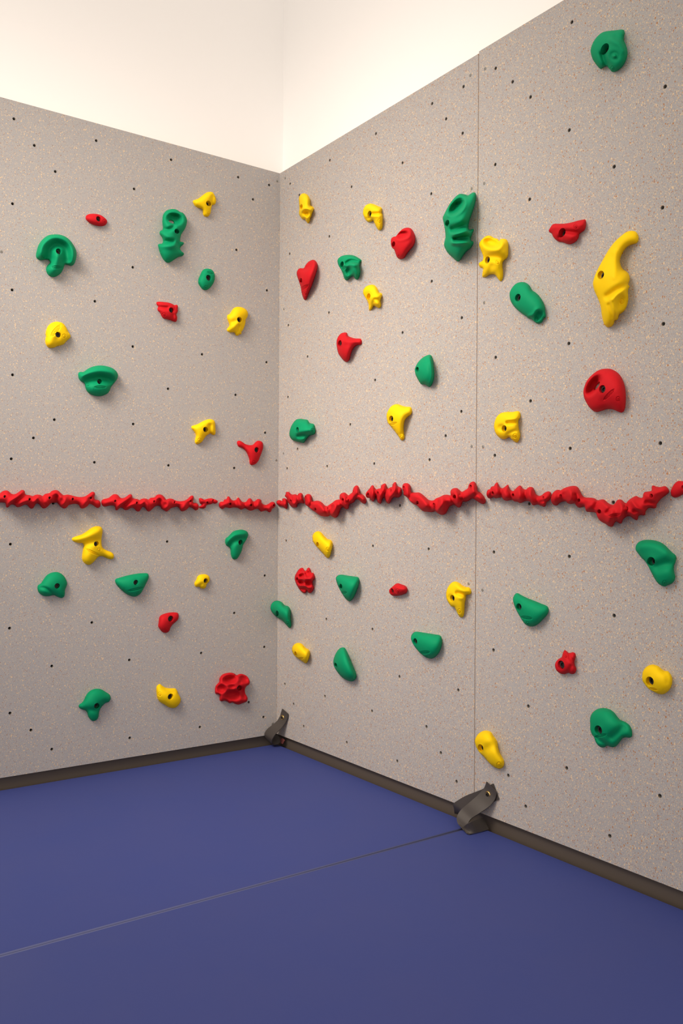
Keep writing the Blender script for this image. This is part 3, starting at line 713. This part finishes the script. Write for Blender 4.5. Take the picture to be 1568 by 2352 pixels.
# the knobbly red rail that runs across both walls
RG = 'red rail pieces in one line'
def rail(wall, label, crop, outline, bolts, F, k=1.25, marks=()):
    return hold('red', wall, label, crop, outline, bolts, k=k, F=F, marks=marks, name='rail_hold', group=RG, p=.5)
T1 = (0, 1080, 6.5333); T2 = (220, 1080, 6.5333); T3 = (440, 1080, 6.5333); T6 = (640, 1090, 6.5333)
TA = (830, 1080, 5.2267); TB = (1100, 1080, 5.2267); TC = (1330, 1080, 6.588)
rail('L', 'long red rail piece cut by the left edge of the photo', T1,
     '-90,400 -50,375 0,345 40,315 90,302 130,315 160,345 200,360 240,352 290,320 320,300 350,297 372,318 375,350 400,370 440,372 475,385 500,385 530,370 570,365 610,372 640,388 670,360 710,348 745,340 780,310 830,297 870,305 910,340 945,370 970,373 1010,366 1060,373 1120,390 1190,402 1250,398 1290,385 1340,350 1380,325 1415,330 1425,360 1415,400 1425,435 1450,445 1480,450 1505,480 1508,530 1490,558 1460,565 1430,550 1390,520 1350,505 1330,515 1310,540 1270,565 1230,575 1205,560 1185,525 1155,507 1110,505 1070,512 1030,525 1005,555 975,573 945,570 905,545 880,515 855,485 825,488 775,490 740,520 710,550 680,570 650,573 620,555 600,525 570,502 540,505 520,535 500,565 475,577 445,565 425,540 400,520 365,520 320,540 280,555 250,550 220,525 190,515 160,520 130,550 108,560 92,548 88,515 70,488 0,485 -50,490 -90,460',
     [(75, 397, 22), (447, 437, 20), (748, 415, 22), (1093, 433, 20), (1365, 416, 18)],
     [('r', '105,540 160,470 250,400 350,310', 30, .35), ('r', '190,500 280,430 370,370', 24, -.25), ('r', '260,540 340,490 430,440', 32, .25), ('r', '520,470 560,390', 26, .25), ('r', '580,400 620,480 655,565', 26, .3), ('r', '690,480 720,520', 30, .1), ('r', '780,350 860,330 920,400', 34, .25), ('r', '840,470 850,400', 28, -.3), ('r', '985,390 975,480 910,545', 32, .28), ('r', '1100,400 1260,410 1400,345', 24, .2), ('r', '1240,560 1290,470', 36, .2), ('r', '1340,480 1350,430', 18, -.2)])
rail('L', 'second long red rail piece from the left edge', T2,
     '80,480 95,445 130,430 190,415 230,385 265,362 310,360 340,380 370,412 410,418 450,400 500,365 530,360 547,385 550,415 590,427 630,435 660,448 690,430 730,423 770,432 795,440 820,415 880,405 910,375 950,362 990,370 1030,405 1060,440 1100,425 1150,430 1200,455 1260,465 1320,458 1370,435 1420,390 1450,380 1468,395 1465,435 1455,465 1470,490 1505,490 1535,515 1545,550 1535,585 1505,602 1475,590 1440,565 1400,555 1380,575 1350,600 1300,617 1270,605 1250,570 1220,548 1180,555 1130,570 1095,600 1060,620 1020,600 985,580 965,545 930,533 890,545 850,580 810,615 780,615 755,590 735,560 705,550 685,570 660,610 635,620 605,610 580,580 550,562 510,575 470,598 430,595 405,570 370,562 345,580 318,602 298,595 292,560 275,538 240,530 190,535 150,545 110,540 88,515',
     [(295, 463, 20), (617, 490, 18), (880, 469, 20), (1185, 484, 20), (1423, 462, 16)],
     [('r', '305,590 370,510 450,440 535,375', 30, .35), ('r', '390,550 470,490 550,430', 24, -.25), ('r', '450,590 530,540 610,480', 32, .25), ('r', '690,500 720,440', 26, .25), ('r', '740,450 780,530 795,605', 26, .3), ('r', '900,410 970,390 1040,460', 34, .25), ('r', '950,520 960,460', 28, -.3), ('r', '1085,450 1090,530 1030,590', 32, .28), ('r', '1200,490 1330,475 1440,405', 24, .2), ('r', '1300,605 1340,520', 36, .2), ('r', '1385,540 1400,480', 18, -.2)])
rail('L', 'shortest red rail piece on the left wall, with two bolt holes', T3,
     '110,430 125,418 160,425 190,440 215,435 250,425 300,422 340,435 380,452 393,470 380,490 350,503 320,495 290,510 250,515 220,530 212,555 185,575 150,575 115,565 110,545 135,535 150,515 125,500 112,470',
     [(238, 485, 19), (325, 456, 17)], [('r', '125,430 190,480', 24, .2), ('r', '270,440 310,490', 16, -.25), ('r', '130,515 200,490', 22, -.25)])
rail('L', 'red rail piece ending at the corner, left wall', T3,
     '408,525 415,490 440,472 475,470 487,440 520,435 538,400 555,392 572,405 590,435 625,455 665,445 690,415 708,412 730,440 755,470 790,480 820,470 845,435 870,420 895,430 920,465 950,465 985,435 1015,432 1045,450 1050,490 1080,515 1120,520 1160,500 1190,480 1225,475 1250,495 1257,530 1240,560 1205,580 1195,610 1175,632 1145,622 1120,605 1080,612 1040,620 1015,600 1000,582 950,585 920,600 880,607 845,595 815,575 790,572 750,592 715,580 690,565 650,560 615,560 570,570 530,560 500,560 470,580 440,575 415,555',
     [(582, 506, 20), (893, 523, 20), (1238, 526, 20)],
     [('r', '555,410 560,480', 26, .2), ('r', '705,430 735,500 750,580', 36, .3), ('r', '650,545 660,480', 30, -.25), ('r', '870,435 880,500', 30, .2), ('r', '800,500 800,560', 24, -.25), ('r', '1010,450 990,560', 40, .3), ('r', '940,490 930,580', 20, -.2), ('r', '1070,540 1060,600', 30, -.15), ('r', '1170,620 1180,540', 26, .15)])
rail('R', 'small red rail stub tight in the corner, right wall', T3,
     '1270,490 1280,460 1310,447 1340,458 1360,455 1358,430 1395,420 1430,440 1440,470 1437,520 1430,578 1400,572 1360,548 1310,535 1285,515',
     [(1327, 488, 15)], [('r', '1350,465 1345,540', 12, -.25), ('r', '1365,475 1430,465', 12, -.2)])
rail('R', 'short red rail piece next to the corner stub, right wall', T6,
     '92,310 105,290 105,265 150,260 175,285 205,300 250,295 278,312 290,290 325,275 355,290 360,330 372,370 388,415 378,437 340,428 300,432 278,445 272,490 250,493 215,495 180,475 155,440 130,400 118,355 95,330',
     [(180, 387, 13), (261, 358, 12)], [('r', '135,290 170,350 240,470', 28, .2), ('r', '222,320 225,400', 16, -.16), ('r', '290,330 285,400', 14, -.14), ('r', '320,300 350,410', 26, .15)])
rail('R', 'red rail piece dipping into a U, nearest the corner', T6,
     '382,350 395,315 430,292 470,297 495,330 497,375 510,400 570,392 620,402 660,430 690,465 720,475 760,450 810,415 850,385 890,375 912,372 910,340 918,300 945,278 985,270 1015,290 1035,315 1075,290 1105,260 1112,225 1130,185 1165,163 1195,180 1210,225 1220,280 1260,300 1300,340 1313,385 1308,425 1285,438 1250,425 1215,390 1180,370 1150,375 1140,400 1105,428 1070,440 1055,470 1045,510 1020,522 990,510 965,490 940,500 920,540 900,600 870,640 840,648 800,630 770,610 735,628 690,630 630,620 580,590 545,560 500,535 460,495 420,470 395,445 392,410 388,380',
     [(398, 337, 16), (546, 515, 20), (732, 512, 17), (960, 379, 24), (1133, 226, 18)],
     [('r', '500,400 470,480', 20, -.3), ('r', '520,430 600,430 680,540', 40, .15), ('r', '700,490 720,590', 24, -.15), ('r', '790,470 770,590', 18, -.25), ('r', '820,420 850,500 800,600', 34, .25), ('r', '870,610 900,500', 30, -.15), ('r', '925,370 950,470', 16, -.25), ('r', '950,300 1000,440 1020,510', 34, .25), ('r', '1040,330 1030,410', 20, -.25), ('r', '1160,190 1180,300', 34, .15), ('r', '1145,360 1180,310 1230,300', 18, -.25), ('r', '1210,330 1290,410', 36, .2)], k=1.02)
rail('R', 'short red rail piece with flame-like tips, between the two dipping U pieces', TA,
     '50,285 65,255 95,220 120,185 140,182 155,210 170,232 200,222 228,215 235,185 260,165 285,160 298,180 303,215 320,222 345,205 365,200 375,165 400,142 415,150 425,185 450,200 480,215 485,260 475,300 450,325 420,328 390,325 365,345 345,385 325,402 300,390 280,350 268,325 250,350 235,395 220,402 195,385 178,345 170,310 165,335 140,377 115,360 95,338 65,330 52,310',
     [(77, 284, 16), (195, 272, 15), (351, 245, 15)],
     [('r', '130,190 140,280 140,370', 26, .2), ('r', '165,240 168,330', 14, -.3), ('r', '275,170 250,240', 22, .15), ('r', '205,240 225,320 220,390', 22, .2), ('r', '300,225 265,320', 14, -.3), ('r', '400,160 390,260 320,390', 28, .25), ('r', '440,220 410,300', 20, -.2), ('r', '320,250 330,310', 14, .1)])
rail('R', 'red rail piece dipping into a U, crossing the panel seam', TA,
     '488,210 495,175 520,155 560,160 585,185 590,230 600,262 640,268 690,268 730,290 770,325 810,358 860,362 890,340 940,320 980,300 1020,293 1045,300 1068,300 1066,260 1080,230 1110,215 1150,217 1180,245 1200,262 1240,240 1275,215 1283,185 1305,150 1340,135 1365,150 1385,195 1393,250 1430,270 1470,315 1490,360 1485,390 1460,407 1425,395 1385,370 1345,345 1320,340 1290,365 1250,378 1215,378 1200,420 1180,445 1155,447 1125,425 1105,412 1080,425 1055,440 1030,490 1005,525 965,537 920,520 880,492 845,503 790,500 740,492 700,460 665,425 630,410 590,380 560,340 530,315 505,295 502,260 492,235',
     [(503, 202, 15), (668, 388, 20), (865, 412, 18), (1115, 319, 24), (1307, 196, 18)],
     [('r', '595,265 580,350', 20, -.3), ('r', '640,300 720,310 780,420', 40, .15), ('r', '620,290 610,390', 16, -.1), ('r', '820,370 830,480', 24, -.15), ('r', '920,340 890,470', 18, -.25), ('r', '950,320 960,400 900,490', 34, .25), ('r', '990,510 1030,400', 30, -.15), ('r', '1080,310 1100,390', 16, -.25), ('r', '1110,230 1150,350 1160,430', 34, .25), ('r', '1195,270 1190,350', 20, -.25), ('r', '1340,160 1350,260', 34, .15), ('r', '1330,330 1370,290 1420,280', 18, -.25), ('r', '1390,300 1460,380', 36, .2)])
rail('R', 'red rail piece with a row of spikes on top, just right of the seam', TB,
     '88,290 95,250 110,232 130,228 140,205 160,192 175,192 190,165 212,147 228,160 240,190 265,215 290,212 320,190 345,172 355,190 365,225 400,252 430,230 460,200 485,183 510,195 525,220 560,232 585,210 620,200 650,212 660,240 680,285 715,307 750,300 785,270 825,254 855,262 868,285 862,330 840,365 810,385 800,420 780,440 750,430 700,412 660,420 640,420 620,390 590,370 550,372 520,385 490,395 460,380 425,375 395,355 370,360 330,367 295,355 268,325 235,330 200,335 165,325 145,335 120,340 100,325',
     [(161, 271, 16), (405, 298, 18), (768, 326, 12)],
     [('r', '150,220 140,320', 14, -.25), ('r', '212,160 205,300', 30, .2), ('r', '262,220 265,310', 16, -.3), ('r', '345,185 300,260 330,350', 34, .2), ('r', '380,250 385,340', 18, -.25), ('r', '485,195 480,290 490,380', 30, .25), ('r', '555,240 550,360', 20, -.25), ('r', '620,210 610,300 640,400', 30, .25), ('r', '700,320 690,400', 24, -.15), ('r', '780,430 800,340', 26, .15), ('r', '740,380 800,370 850,350', 16, -.15)])
rail('R', 'longest red rail piece, with oval lettering, right panel', TB,
     seg(*TB, '862,355 870,300 895,260 935,235 975,240 1020,215 1080,195 1140,188 1180,200 1205,235 1220,275 1250,315 1290,328 1350,330 1390,340 1420,360') +
     seg(*TC, '350,440 390,455 430,490 480,520 510,525 540,500 570,455 610,442 650,455 690,500 705,505 740,460 800,415 860,390 900,410 940,420 960,400 965,365 990,330 1040,322 1090,310 1095,250 1115,230 1160,245 1220,255 1290,240 1330,260 1355,300 1358,335 1335,360 1280,400 1230,440 1190,490 1170,520 1165,560 1140,578 1100,575 1055,570 1020,600 1000,630 998,665 975,685 930,680 895,695 882,745 860,757 820,735 770,700 725,700 690,720 660,750 640,800 615,808 585,790 555,775 530,800 510,845 480,855 440,845 400,815 340,785 300,750 270,700 250,650 210,635 150,632 110,625 95,600 90,570 75,550') +
     seg(*TB, '1260,432 1200,450 1165,425 1145,400 1090,405 1060,395 1040,375 1000,378 965,395 935,422 900,420 875,395'),
     [(975, 308, 19), (1195, 360, 19), (1440, 495, 23), (1767, 462, 23), (2063, 308, 21)],
     [('r', '900,290 900,390', 30, .15), ('r', '1000,360 1010,290', 26, -.2), ('r', '1080,220 1110,330 1090,390', 44, .25), ('r', '1150,300 1160,390', 24, -.2), ('r', '1300,350 1390,360', 30, .2), ('r', '1300,470 1330,420', 40, .15), ('r', '1390,440 1420,390', 24, -.15), ('r', '1480,365 1583,492 1551,635', 40, .18), ('r', '1607,420 1535,508', 22, -.15), ('r', '1686,365 1710,444 1694,619', 34, .2), ('r', '1757,412 1765,440', 18, -.2), ('r', '1765,510 1770,550', 18, -.2), ('r', '1821,349 1884,444 1964,508', 26, .22), ('r', '1861,490 1980,505', 16, -.2), ('r', '1790,500 1892,579', 22, .15), ('r', '2003,385 2114,400', 20, -.22), ('r', '2010,300 2130,260 2233,230', 40, .15)],
     marks=[('oval', 1622, 540, 78, 20, -10)])
rail('R', 'red rail end piece cut by the right edge of the photo', TC,
     '1380,330 1395,280 1430,215 1490,165 1560,165 1640,180 1670,260 1630,340 1568,365 1510,400 1450,415 1400,395',
     [(1565, 256, 24)], [('r', '1430,300 1560,220', 60, .1)], k=.9)

# ------------------------------------------------------------ the panels
def pts(t): return np.array([[float(a) for a in q.split(',')] for q in t.split()])
NUTS = {
    'left': ('L', pts('32,273 79,334 221,323 393,367 127,394 308,434 547,407 618,425 581,458 29,468 543,574 305,614 613,667 28,666 218,692 305,796 464,814 612,832 386,893 29,861 541,907 125,964 306,974 77,1006 609,994 26,1054 217,1062 387,1069 538,1075 24,1250 384,1244 608,1322 538,1408 22,1443 211,1430 119,1530 297,1516 462,1500 607,1486 571,1613 605,1647 23,1638 71,1677 459,1670 298,1695 119,1721 122,1156 635,1301')),
    'mid': ('R', pts('666,422 757,368 863,307 924,374 992,238 1024,273 1064,199 1062,306 807,429 990,445 687,448 756,543 665,583 991,646 1060,730 755,718 662,747 924,764 706,819 861,873 661,912 804,975 683,1031 1059,945 1023,1001 986,1056 859,1065 751,1071 659,1076 918,1161 856,1254 984,1261 657,1242 749,1422 855,1445 917,1554 1052,1585 746,1599 674,1617 654,1571 697,1668 854,1633 979,1669 796,1705 1012,1729 912,1748 1048,1795')),
    'far': ('R', pts('1138,157 1177,188 1218,223 1313,51 1527,199 1307,299 1410,383 1137,378 1216,458 1521,477 1138,821 1306,789 1523,744 1218,921 1516,1018 1309,1030 1136,1046 1215,1157 1408,1154 1134,1268 1307,1278 1410,1414 1133,1493 1213,1622 1167,1781 1301,1764 1207,1852 1515,1828 1400,1920'))}
SCREWS = {'left': pts('3,578 634,1057 636,416 626,1662'), 'mid': pts('1080,173 1083,433 1083,1025 1076,1341 655,409 651,1041 652,710'),
          'far': pts('1114,158 1112,421 1109,1026 1108,1355 1112,695')}
TH = .018
nut_meshes = {}
def panel(key, wall, u0, u1, v0, v1, name, label, lift=0.):
    o, u, n = WALLS[wall]
    corner = [(u0, v0), (u1, v0), (u1, v1), (u0, v1)]
    cs = [c for c in uv(hit(NUTS[key][1], wall), wall) if u0 + .01 < c[0] < u1 - .01 and v0 + .01 < c[1] < v1 - .01]
    R, K = .0058, 16
    P = list(corner); E_ = [(0, 1), (1, 2), (2, 3), (3, 0)]; ringi = []
    # a coarse lattice keeps the triangles of the face well shaped
    for a in np.arange(u0 + .06, u1 - .03, .08):
        for b in np.arange(v0 + .06, v1 - .03, .08):
            if all((a - c[0]) ** 2 + (b - c[1]) ** 2 > .0003 for c in cs): P.append((a, b))
    for c in cs:
        st = len(P); ringi.append(range(st, st + K))
        P += [(c[0] + R * math.cos(2 * math.pi * i / K), c[1] + R * math.sin(2 * math.pi * i / K)) for i in range(K)]
        E_ += [(st + i, st + (i + 1) % K) for i in range(K)]
    vo, _, fo, ov, _, _ = delaunay_2d_cdt([Vector(q) for q in P], E_, [], 0, 1e-6)
    V = np.array([q[:] for q in vo]); back = {}
    for i, l in enumerate(ov):
        for a in l: back[a] = i
    tri = [f for f in fo if len(f) == 3]
    ct = np.array([V[list(f)].mean(0) for f in tri])
    ok = np.ones(len(tri), bool)
    for c in cs: ok &= ((ct - c) ** 2).sum(1) > (R * .9) ** 2
    W = lambda q, h: o + u * q[0] + ZV * q[1] + n * h
    verts = [W(q, lift) for q in V]; faces = []; mi = []
    for f, k_ in zip(tri, ok):
        if k_:
            a, b, c = (verts[i] for i in f)
            faces.append(f if np.dot(np.cross(b - a, c - a), n) > 0 else f[::-1]); mi.append(0)
    for ri in ringi:
        r = [back[i] for i in ri]; bt = []
        for i in r: bt.append(len(verts)); verts.append(W(V[i], -TH + .001))
        for i in range(K): faces.append((r[i], bt[i], bt[(i + 1) % K], r[(i + 1) % K])); mi.append(1)
        faces.append(tuple(bt)); mi.append(2)
    b0 = len(verts); verts += [W(q, lift) for q in corner] + [W(q, -TH) for q in corner]
    for i in range(4):
        j = (i + 1) % 4; faces.append((b0 + i, b0 + 4 + i, b0 + 4 + j, b0 + j)); mi.append(1)
    faces.append((b0 + 4, b0 + 5, b0 + 6, b0 + 7)); mi.append(1)
    ob = link_mesh(name, verts, faces, [M['panel'], M['edge'], M['dark']], tuple(W((u0, v0), 0)), midx=mi, smooth=False)
    tag(ob, label, "climbing panel", "speckled climbing wall panels")
    Fm = frame(wall)
    if wall not in nut_meshes:
        v, f = lathe([(.0056, -.0150), (.0056, -.0012), (.0047, -.0012), (.0042, -.0150)], 14)
        me = bpy.data.meshes.new('t_nut'); me.from_pydata([tuple(Fm @ np.array(q)) for q in v], [], f); me.materials.append(M['steel'])
        me.polygons.foreach_set('use_smooth', [True] * len(me.polygons)); me.set_sharp_from_angle(angle=.7)
        v, f = lathe([(.0052, 0), (.0052, .0003), (.0044, .0011), (.0018, .0013), (.0014, .0004), (0, .0004)], 14)
        ms = bpy.data.meshes.new('screw'); ms.from_pydata([tuple(Fm @ np.array(q)) for q in v], [], f); ms.materials.append(M['steel'])
        ms.polygons.foreach_set('use_smooth', [True] * len(ms.polygons)); ms.set_sharp_from_angle(angle=.7)
        nut_meshes[wall] = (me, ms)
    for c in cs:
        t = bpy.data.objects.new('t_nut', nut_meshes[wall][0]); COL.objects.link(t); t.parent = ob
        t.location = Vector(W(c, lift)) - Vector(ob['_o'])
    for c in uv(hit(SCREWS[key], wall), wall):
        c = (min(max(c[0], u0 + .007), u1 - .007), c[1])
        t = bpy.data.objects.new('screw', nut_meshes[wall][1]); COL.objects.link(t); t.parent = ob
        t.location = Vector(W(c, lift)) - Vector(ob['_o']); t['label'] = 'silver countersunk screw head'
    return ob

panel('left', 'L', .0005, 1.22, 0, 2.44, 'climbing_board', 'grey speckled climbing panel left of the corner, under the white wall')
panel('mid', 'R', 0.0, 1.2189, 0, 2.44, 'climbing_board', 'grey speckled climbing panel between the corner and the vertical seam')
panel('far', 'R', 1.2216, 2.44, 0.001, 2.446, 'climbing_board', 'grey speckled climbing panel right of the vertical seam', .0004)

# ------------------------------------------------------------ the room
WB = .040                                   # wall surface behind the panel faces
def structure(name, v, f, mat, bevel=0.):
    o = link_mesh(name, v, f, mat, tuple(np.mean(v, 0) * [1, 1, 0]), smooth=False)
    o['kind'] = 'structure'
    return o
structure('wall_left', *box(-3.4, WB, WB, WB + .1, 0, 3.9), M['white'])
structure('wall_right', *box(WB, WB + .1, -3.4, WB + .1, 0, 3.9), M['white'])
structure('floor', *box(-7.0, WB, -7.0, WB, -.1, 0), M['floor'])

def cove(name, wall, length, start):
    """dark vinyl base board: flat face with a small toe at the floor"""
    o, u, n = WALLS[wall]; base = np.array([0, 0, 0.])
    prof = [(-WB, .0), (-WB + .030, 0), (-WB + .028, .006), (-WB + .024, .014), (-WB + .0235, .120), (-WB + .021, .124), (-WB, .124)]
    v, f = [], []
    for L_ in (start, length):
        v += [base + u * L_ + n * a + ZV * b for a, b in prof]
    k_ = len(prof)
    for i in range(k_): f.append((i, (i + 1) % k_, k_ + (i + 1) % k_, k_ + i))
    f += [tuple(range(k_)), tuple(range(2 * k_ - 1, k_ - 1, -1))]
    ob = link_mesh(name, v, f, M['base'], (0, 0, 0), smooth=False); ob['kind'] = 'structure'
    bm_fix(ob)
def bm_fix(ob):
    import bmesh
    b = bmesh.new(); b.from_mesh(ob.data); bmesh.ops.recalc_face_normals(b, faces=b.faces); b.to_mesh(ob.data); b.free()
cove('baseboard_left', 'L', 3.3, -WB)
cove('baseboard_right', 'R', 3.3, -WB)

# ------------------------------------------------------------ floor mats
def floor_mat(x0, x1, y0, y1, label, front):
    import bmesh
    v, f = box(x0, x1, y0, y1, 0.0, MAT_TOP)
    ob = link_mesh('floor_mat', v, f, M['mat'], ((x0 + x1) / 2, (y0 + y1) / 2, 0), smooth=False)
    b = bmesh.new(); b.from_mesh(ob.data)
    bmesh.ops.recalc_face_normals(b, faces=b.faces)
    bmesh.ops.bevel(b, geom=list(b.edges), offset=.007, segments=4, profile=.5, affect='EDGES')
    for q in b.faces: q.smooth = True
    b.to_mesh(ob.data); b.free()
    ob.data.set_sharp_from_angle(angle=.9)
    tag(ob, label, 'mat', 'blue floor mats')
    # paler strip paints in the light caught by the mat edges at their joint
    ys = y0 + .0035 if front else y1 - .0035
    vv, ff = [], []
    for xx in (x0 + .004, x1 - .004):
        for j in range(8):
            t = 2 * math.pi * j / 8
            vv.append((xx, ys + .0045 * math.cos(t), MAT_TOP - .0035 + .0045 * math.sin(t)))
    for j in range(8): ff.append((j, (j + 1) % 8, 8 + (j + 1) % 8, 8 + j))
    ff += [tuple(range(8)), tuple(range(15, 7, -1))]
    pp = link_mesh('edge_highlight', vv, ff, M['edge_highlight'], ob['_o'], ob); bm_fix(pp)
    pp['label'] = 'paler blue strip, painted highlight of the mat edge'
M['edge_highlight'] = plain('pale_blue_highlight', (.105, .12, .26), .6, spec=.3)  # paler blue stands in for light caught on the rounded mat edge
YS = SEAM_Y
floor_mat(-2.45, -.003, YS + .002, -.004, 'blue floor mat in the corner, behind the diagonal mat seam', True)
floor_mat(-2.45, -.003, -2.6, YS - .002, 'blue floor mat nearest the camera, in front of the diagonal mat seam', False)

# ------------------------------------------------------------ straps
def ribbon(name, crop, rows, parent, wall='R', thick=.0028, sub=6, mat='strap'):
    ox, oy, s = crop
    A_ = np.array([[ox + r[0] / s, oy + r[1] / s, r[4]] for r in rows]); B_ = np.array([[ox + r[2] / s, oy + r[3] / s, r[4 if len(r) < 6 else 5]] for r in rows])
    def fine(P_):
        n_ = len(P_); out = []
        for i in range(n_ - 1):
            p0, p1, p2, p3 = P_[max(i - 1, 0)], P_[i], P_[i + 1], P_[min(i + 2, n_ - 1)]
            for j in range(sub):
                t = j / sub
                out.append(.5 * ((2 * p1) + (-p0 + p2) * t + (2 * p0 - 5 * p1 + 4 * p2 - p3) * t * t + (-p0 + 3 * p1 - 3 * p2 + p3) * t ** 3))
        return np.array(out + [P_[-1]])
    A_, B_ = fine(A_), fine(B_)
    for Q in (A_, B_):                       # lie on the mat where it would otherwise sink into it
        d = rays(Q[:, :2]); t = (MAT_TOP + .003 - CAM[2]) / np.minimum(d[:, 2], -1e-6)
        hm = -(CAM[0] + d[:, 0] * t)
        Q[:, 2] = np.where((hm > 0) & (hm < .3), np.maximum(Q[:, 2], hm), Q[:, 2])
    a3 = hit(A_[:, :2], wall, A_[:, 2]); b3 = hit(B_[:, :2], wall, B_[:, 2])
    W_ = 5; G = np.stack([a3 + (b3 - a3) * (j / (W_ - 1)) for j in range(W_)], 1)     # rows x W_
    nr = len(G)
    du = np.gradient(G, axis=0); dv = np.gradient(G, axis=1)
    nn = np.cross(du, dv); nn /= np.linalg.norm(nn, axis=2)[..., None] + 1e-12
    top = (G + nn * thick / 2).reshape(-1, 3); bot = (G - nn * thick / 2).reshape(-1, 3)
    v = list(top) + list(bot); off = nr * W_; f = []
    for i in range(nr - 1):
        for j in range(W_ - 1):
            a = i * W_ + j
            f.append((a, a + 1, a + W_ + 1, a + W_)); f.append((off + a, off + a + W_, off + a + W_ + 1, off + a + 1))
        for j in (0, W_ - 1):
            a = i * W_ + j; f.append((a, a + W_, off + a + W_, off + a))
    for i in (0, nr - 1):
        for j in range(W_ - 1):
            a = i * W_ + j; f.append((a, a + 1, off + a + 1, off + a))
    ob = link_mesh(name, v, f, M[mat], parent['_o'], parent); bm_fix(ob)
    ob.data.set_sharp_from_angle(angle=.8)
    return ob

def strap(crop, label, anchor, h0, gro, r, bands):
    root = bpy.data.objects.new('mat_strap', None); COL.objects.link(root)
    ox, oy, s = crop
    a3 = hit([(ox + anchor[0] / s, oy + anchor[1] / s)], 'R', 0.)[0]
    root.location = a3; root['_o'] = tuple(a3); root.empty_display_size = .05
    tag(root, label, 'strap', 'black mat straps')
    for nm, rows, mt in bands: ribbon(nm, crop, rows, root, mat=mt)
    Fm = frame('R')
    c = hit([(ox + gro[0] / s, oy + gro[1] / s)], 'R', h0)[0]
    v, f = lathe([(r * .50, -.002), (r * .50, .0015), (r * .62, .0030), (r * .80, .0034), (r * .94, .0022), (r, .0), (r, -.002)], 24)
    g_ = link_mesh('grommet', [c + Fm @ np.array(q) for q in v], f, M['brass'], tuple(c), root); g_['label'] = 'brass ring grommet'
    R = r * .42
    v, f = lathe([(R, -.012), (R, .0045), (R * .88, .006), (R * .55, .006), (R * .52, .003), (0, .003)], 18)
    b_ = link_mesh('bolt', [c + Fm @ np.array(q) for q in v], f, M['bolt'], tuple(c), root, sharp=.6); b_['label'] = 'black socket-head bolt'

strap((1020, 1660, 5.6), 'black looped strap bolted over the foot of the panel seam', (600, 900), .010, (562, 924), .0115, [
    ('front_band', [(545, 757, 675, 890, .008), (512, 842, 655, 978, .009), (430, 935, 580, 1075, .020), (310, 1040, 455, 1163, .040), (220, 1118, 350, 1232, .052),
                    (172, 1190, 302, 1305, .066), (163, 1255, 280, 1375, .072), (190, 1312, 282, 1412, .074), (238, 1340, 318, 1434, .070), (310, 1290, 390, 1420, .085, .055), (400, 1250, 480, 1398, .055, .030), (500, 1225, 570, 1372, .010, .004)], 'strap'),
    ('back_band', [(630, 783, 706, 985, .003), (560, 815, 650, 1010, .003), (480, 860, 560, 1050, .004), (300, 930, 400, 1090, .010), (190, 990, 290, 1110, .015), (120, 1044, 222, 1120, .017), (128, 1100, 205, 1150, .010), (134, 1165, 195, 1178, -.004)], 'strap')])
strap((580, 1600, 11.2), 'black looped strap bolted beside the corner above the floor mat', (800, 560), .010, (768, 538), .0115, [
    ('front_band', [(765, 312, 912, 440, .006), (735, 410, 900, 540, .007), (700, 520, 862, 640, .010), (620, 640, 775, 770, .022), (480, 755, 650, 900, .045), (370, 850, 565, 1000, .058),
                    (312, 950, 510, 1100, .064), (330, 1045, 495, 1175, .060), (420, 1140, 520, 1225, .050), (500, 1130, 590, 1240, .036), (570, 1010, 660, 1215, .022), (640, 975, 720, 1160, .008)], 'strap'),
    ('webbing_end', [(735, 1085, 695, 1160, .004), (770, 1075, 730, 1190, .004), (825, 1125, 775, 1222, .004)], 'tag')])

# ------------------------------------------------------------ light
def area(name, loc, target, sx_, sy_, power, col):
    l = bpy.data.lights.new(name, 'AREA'); l.shape = 'RECTANGLE'; l.size = sx_; l.size_y = sy_
    l.energy = power; l.color = col
    o = bpy.data.objects.new(name, l); COL.objects.link(o)
    o.location = loc
    o.rotation_euler = (Vector(target) - Vector(loc)).to_track_quat('-Z', 'Y').to_euler()
    return o
lamp = area('ceiling_lamp', LOC, (0, -.35, 1.0), 1.1, 1.1, LAMP, (1, .88, .76))
lamp.data.spread = math.radians(72)
w = bpy.data.worlds.new('room_fill'); S.world = w; w.use_nodes = True
bg = w.node_tree.nodes['Background']; bg.inputs['Color'].default_value = (1, .885, .78, 1); bg.inputs['Strength'].default_value = FILL
S.cycles.max_bounces = 8
for o in bpy.data.objects:
    if '_o' in o: del o['_o']
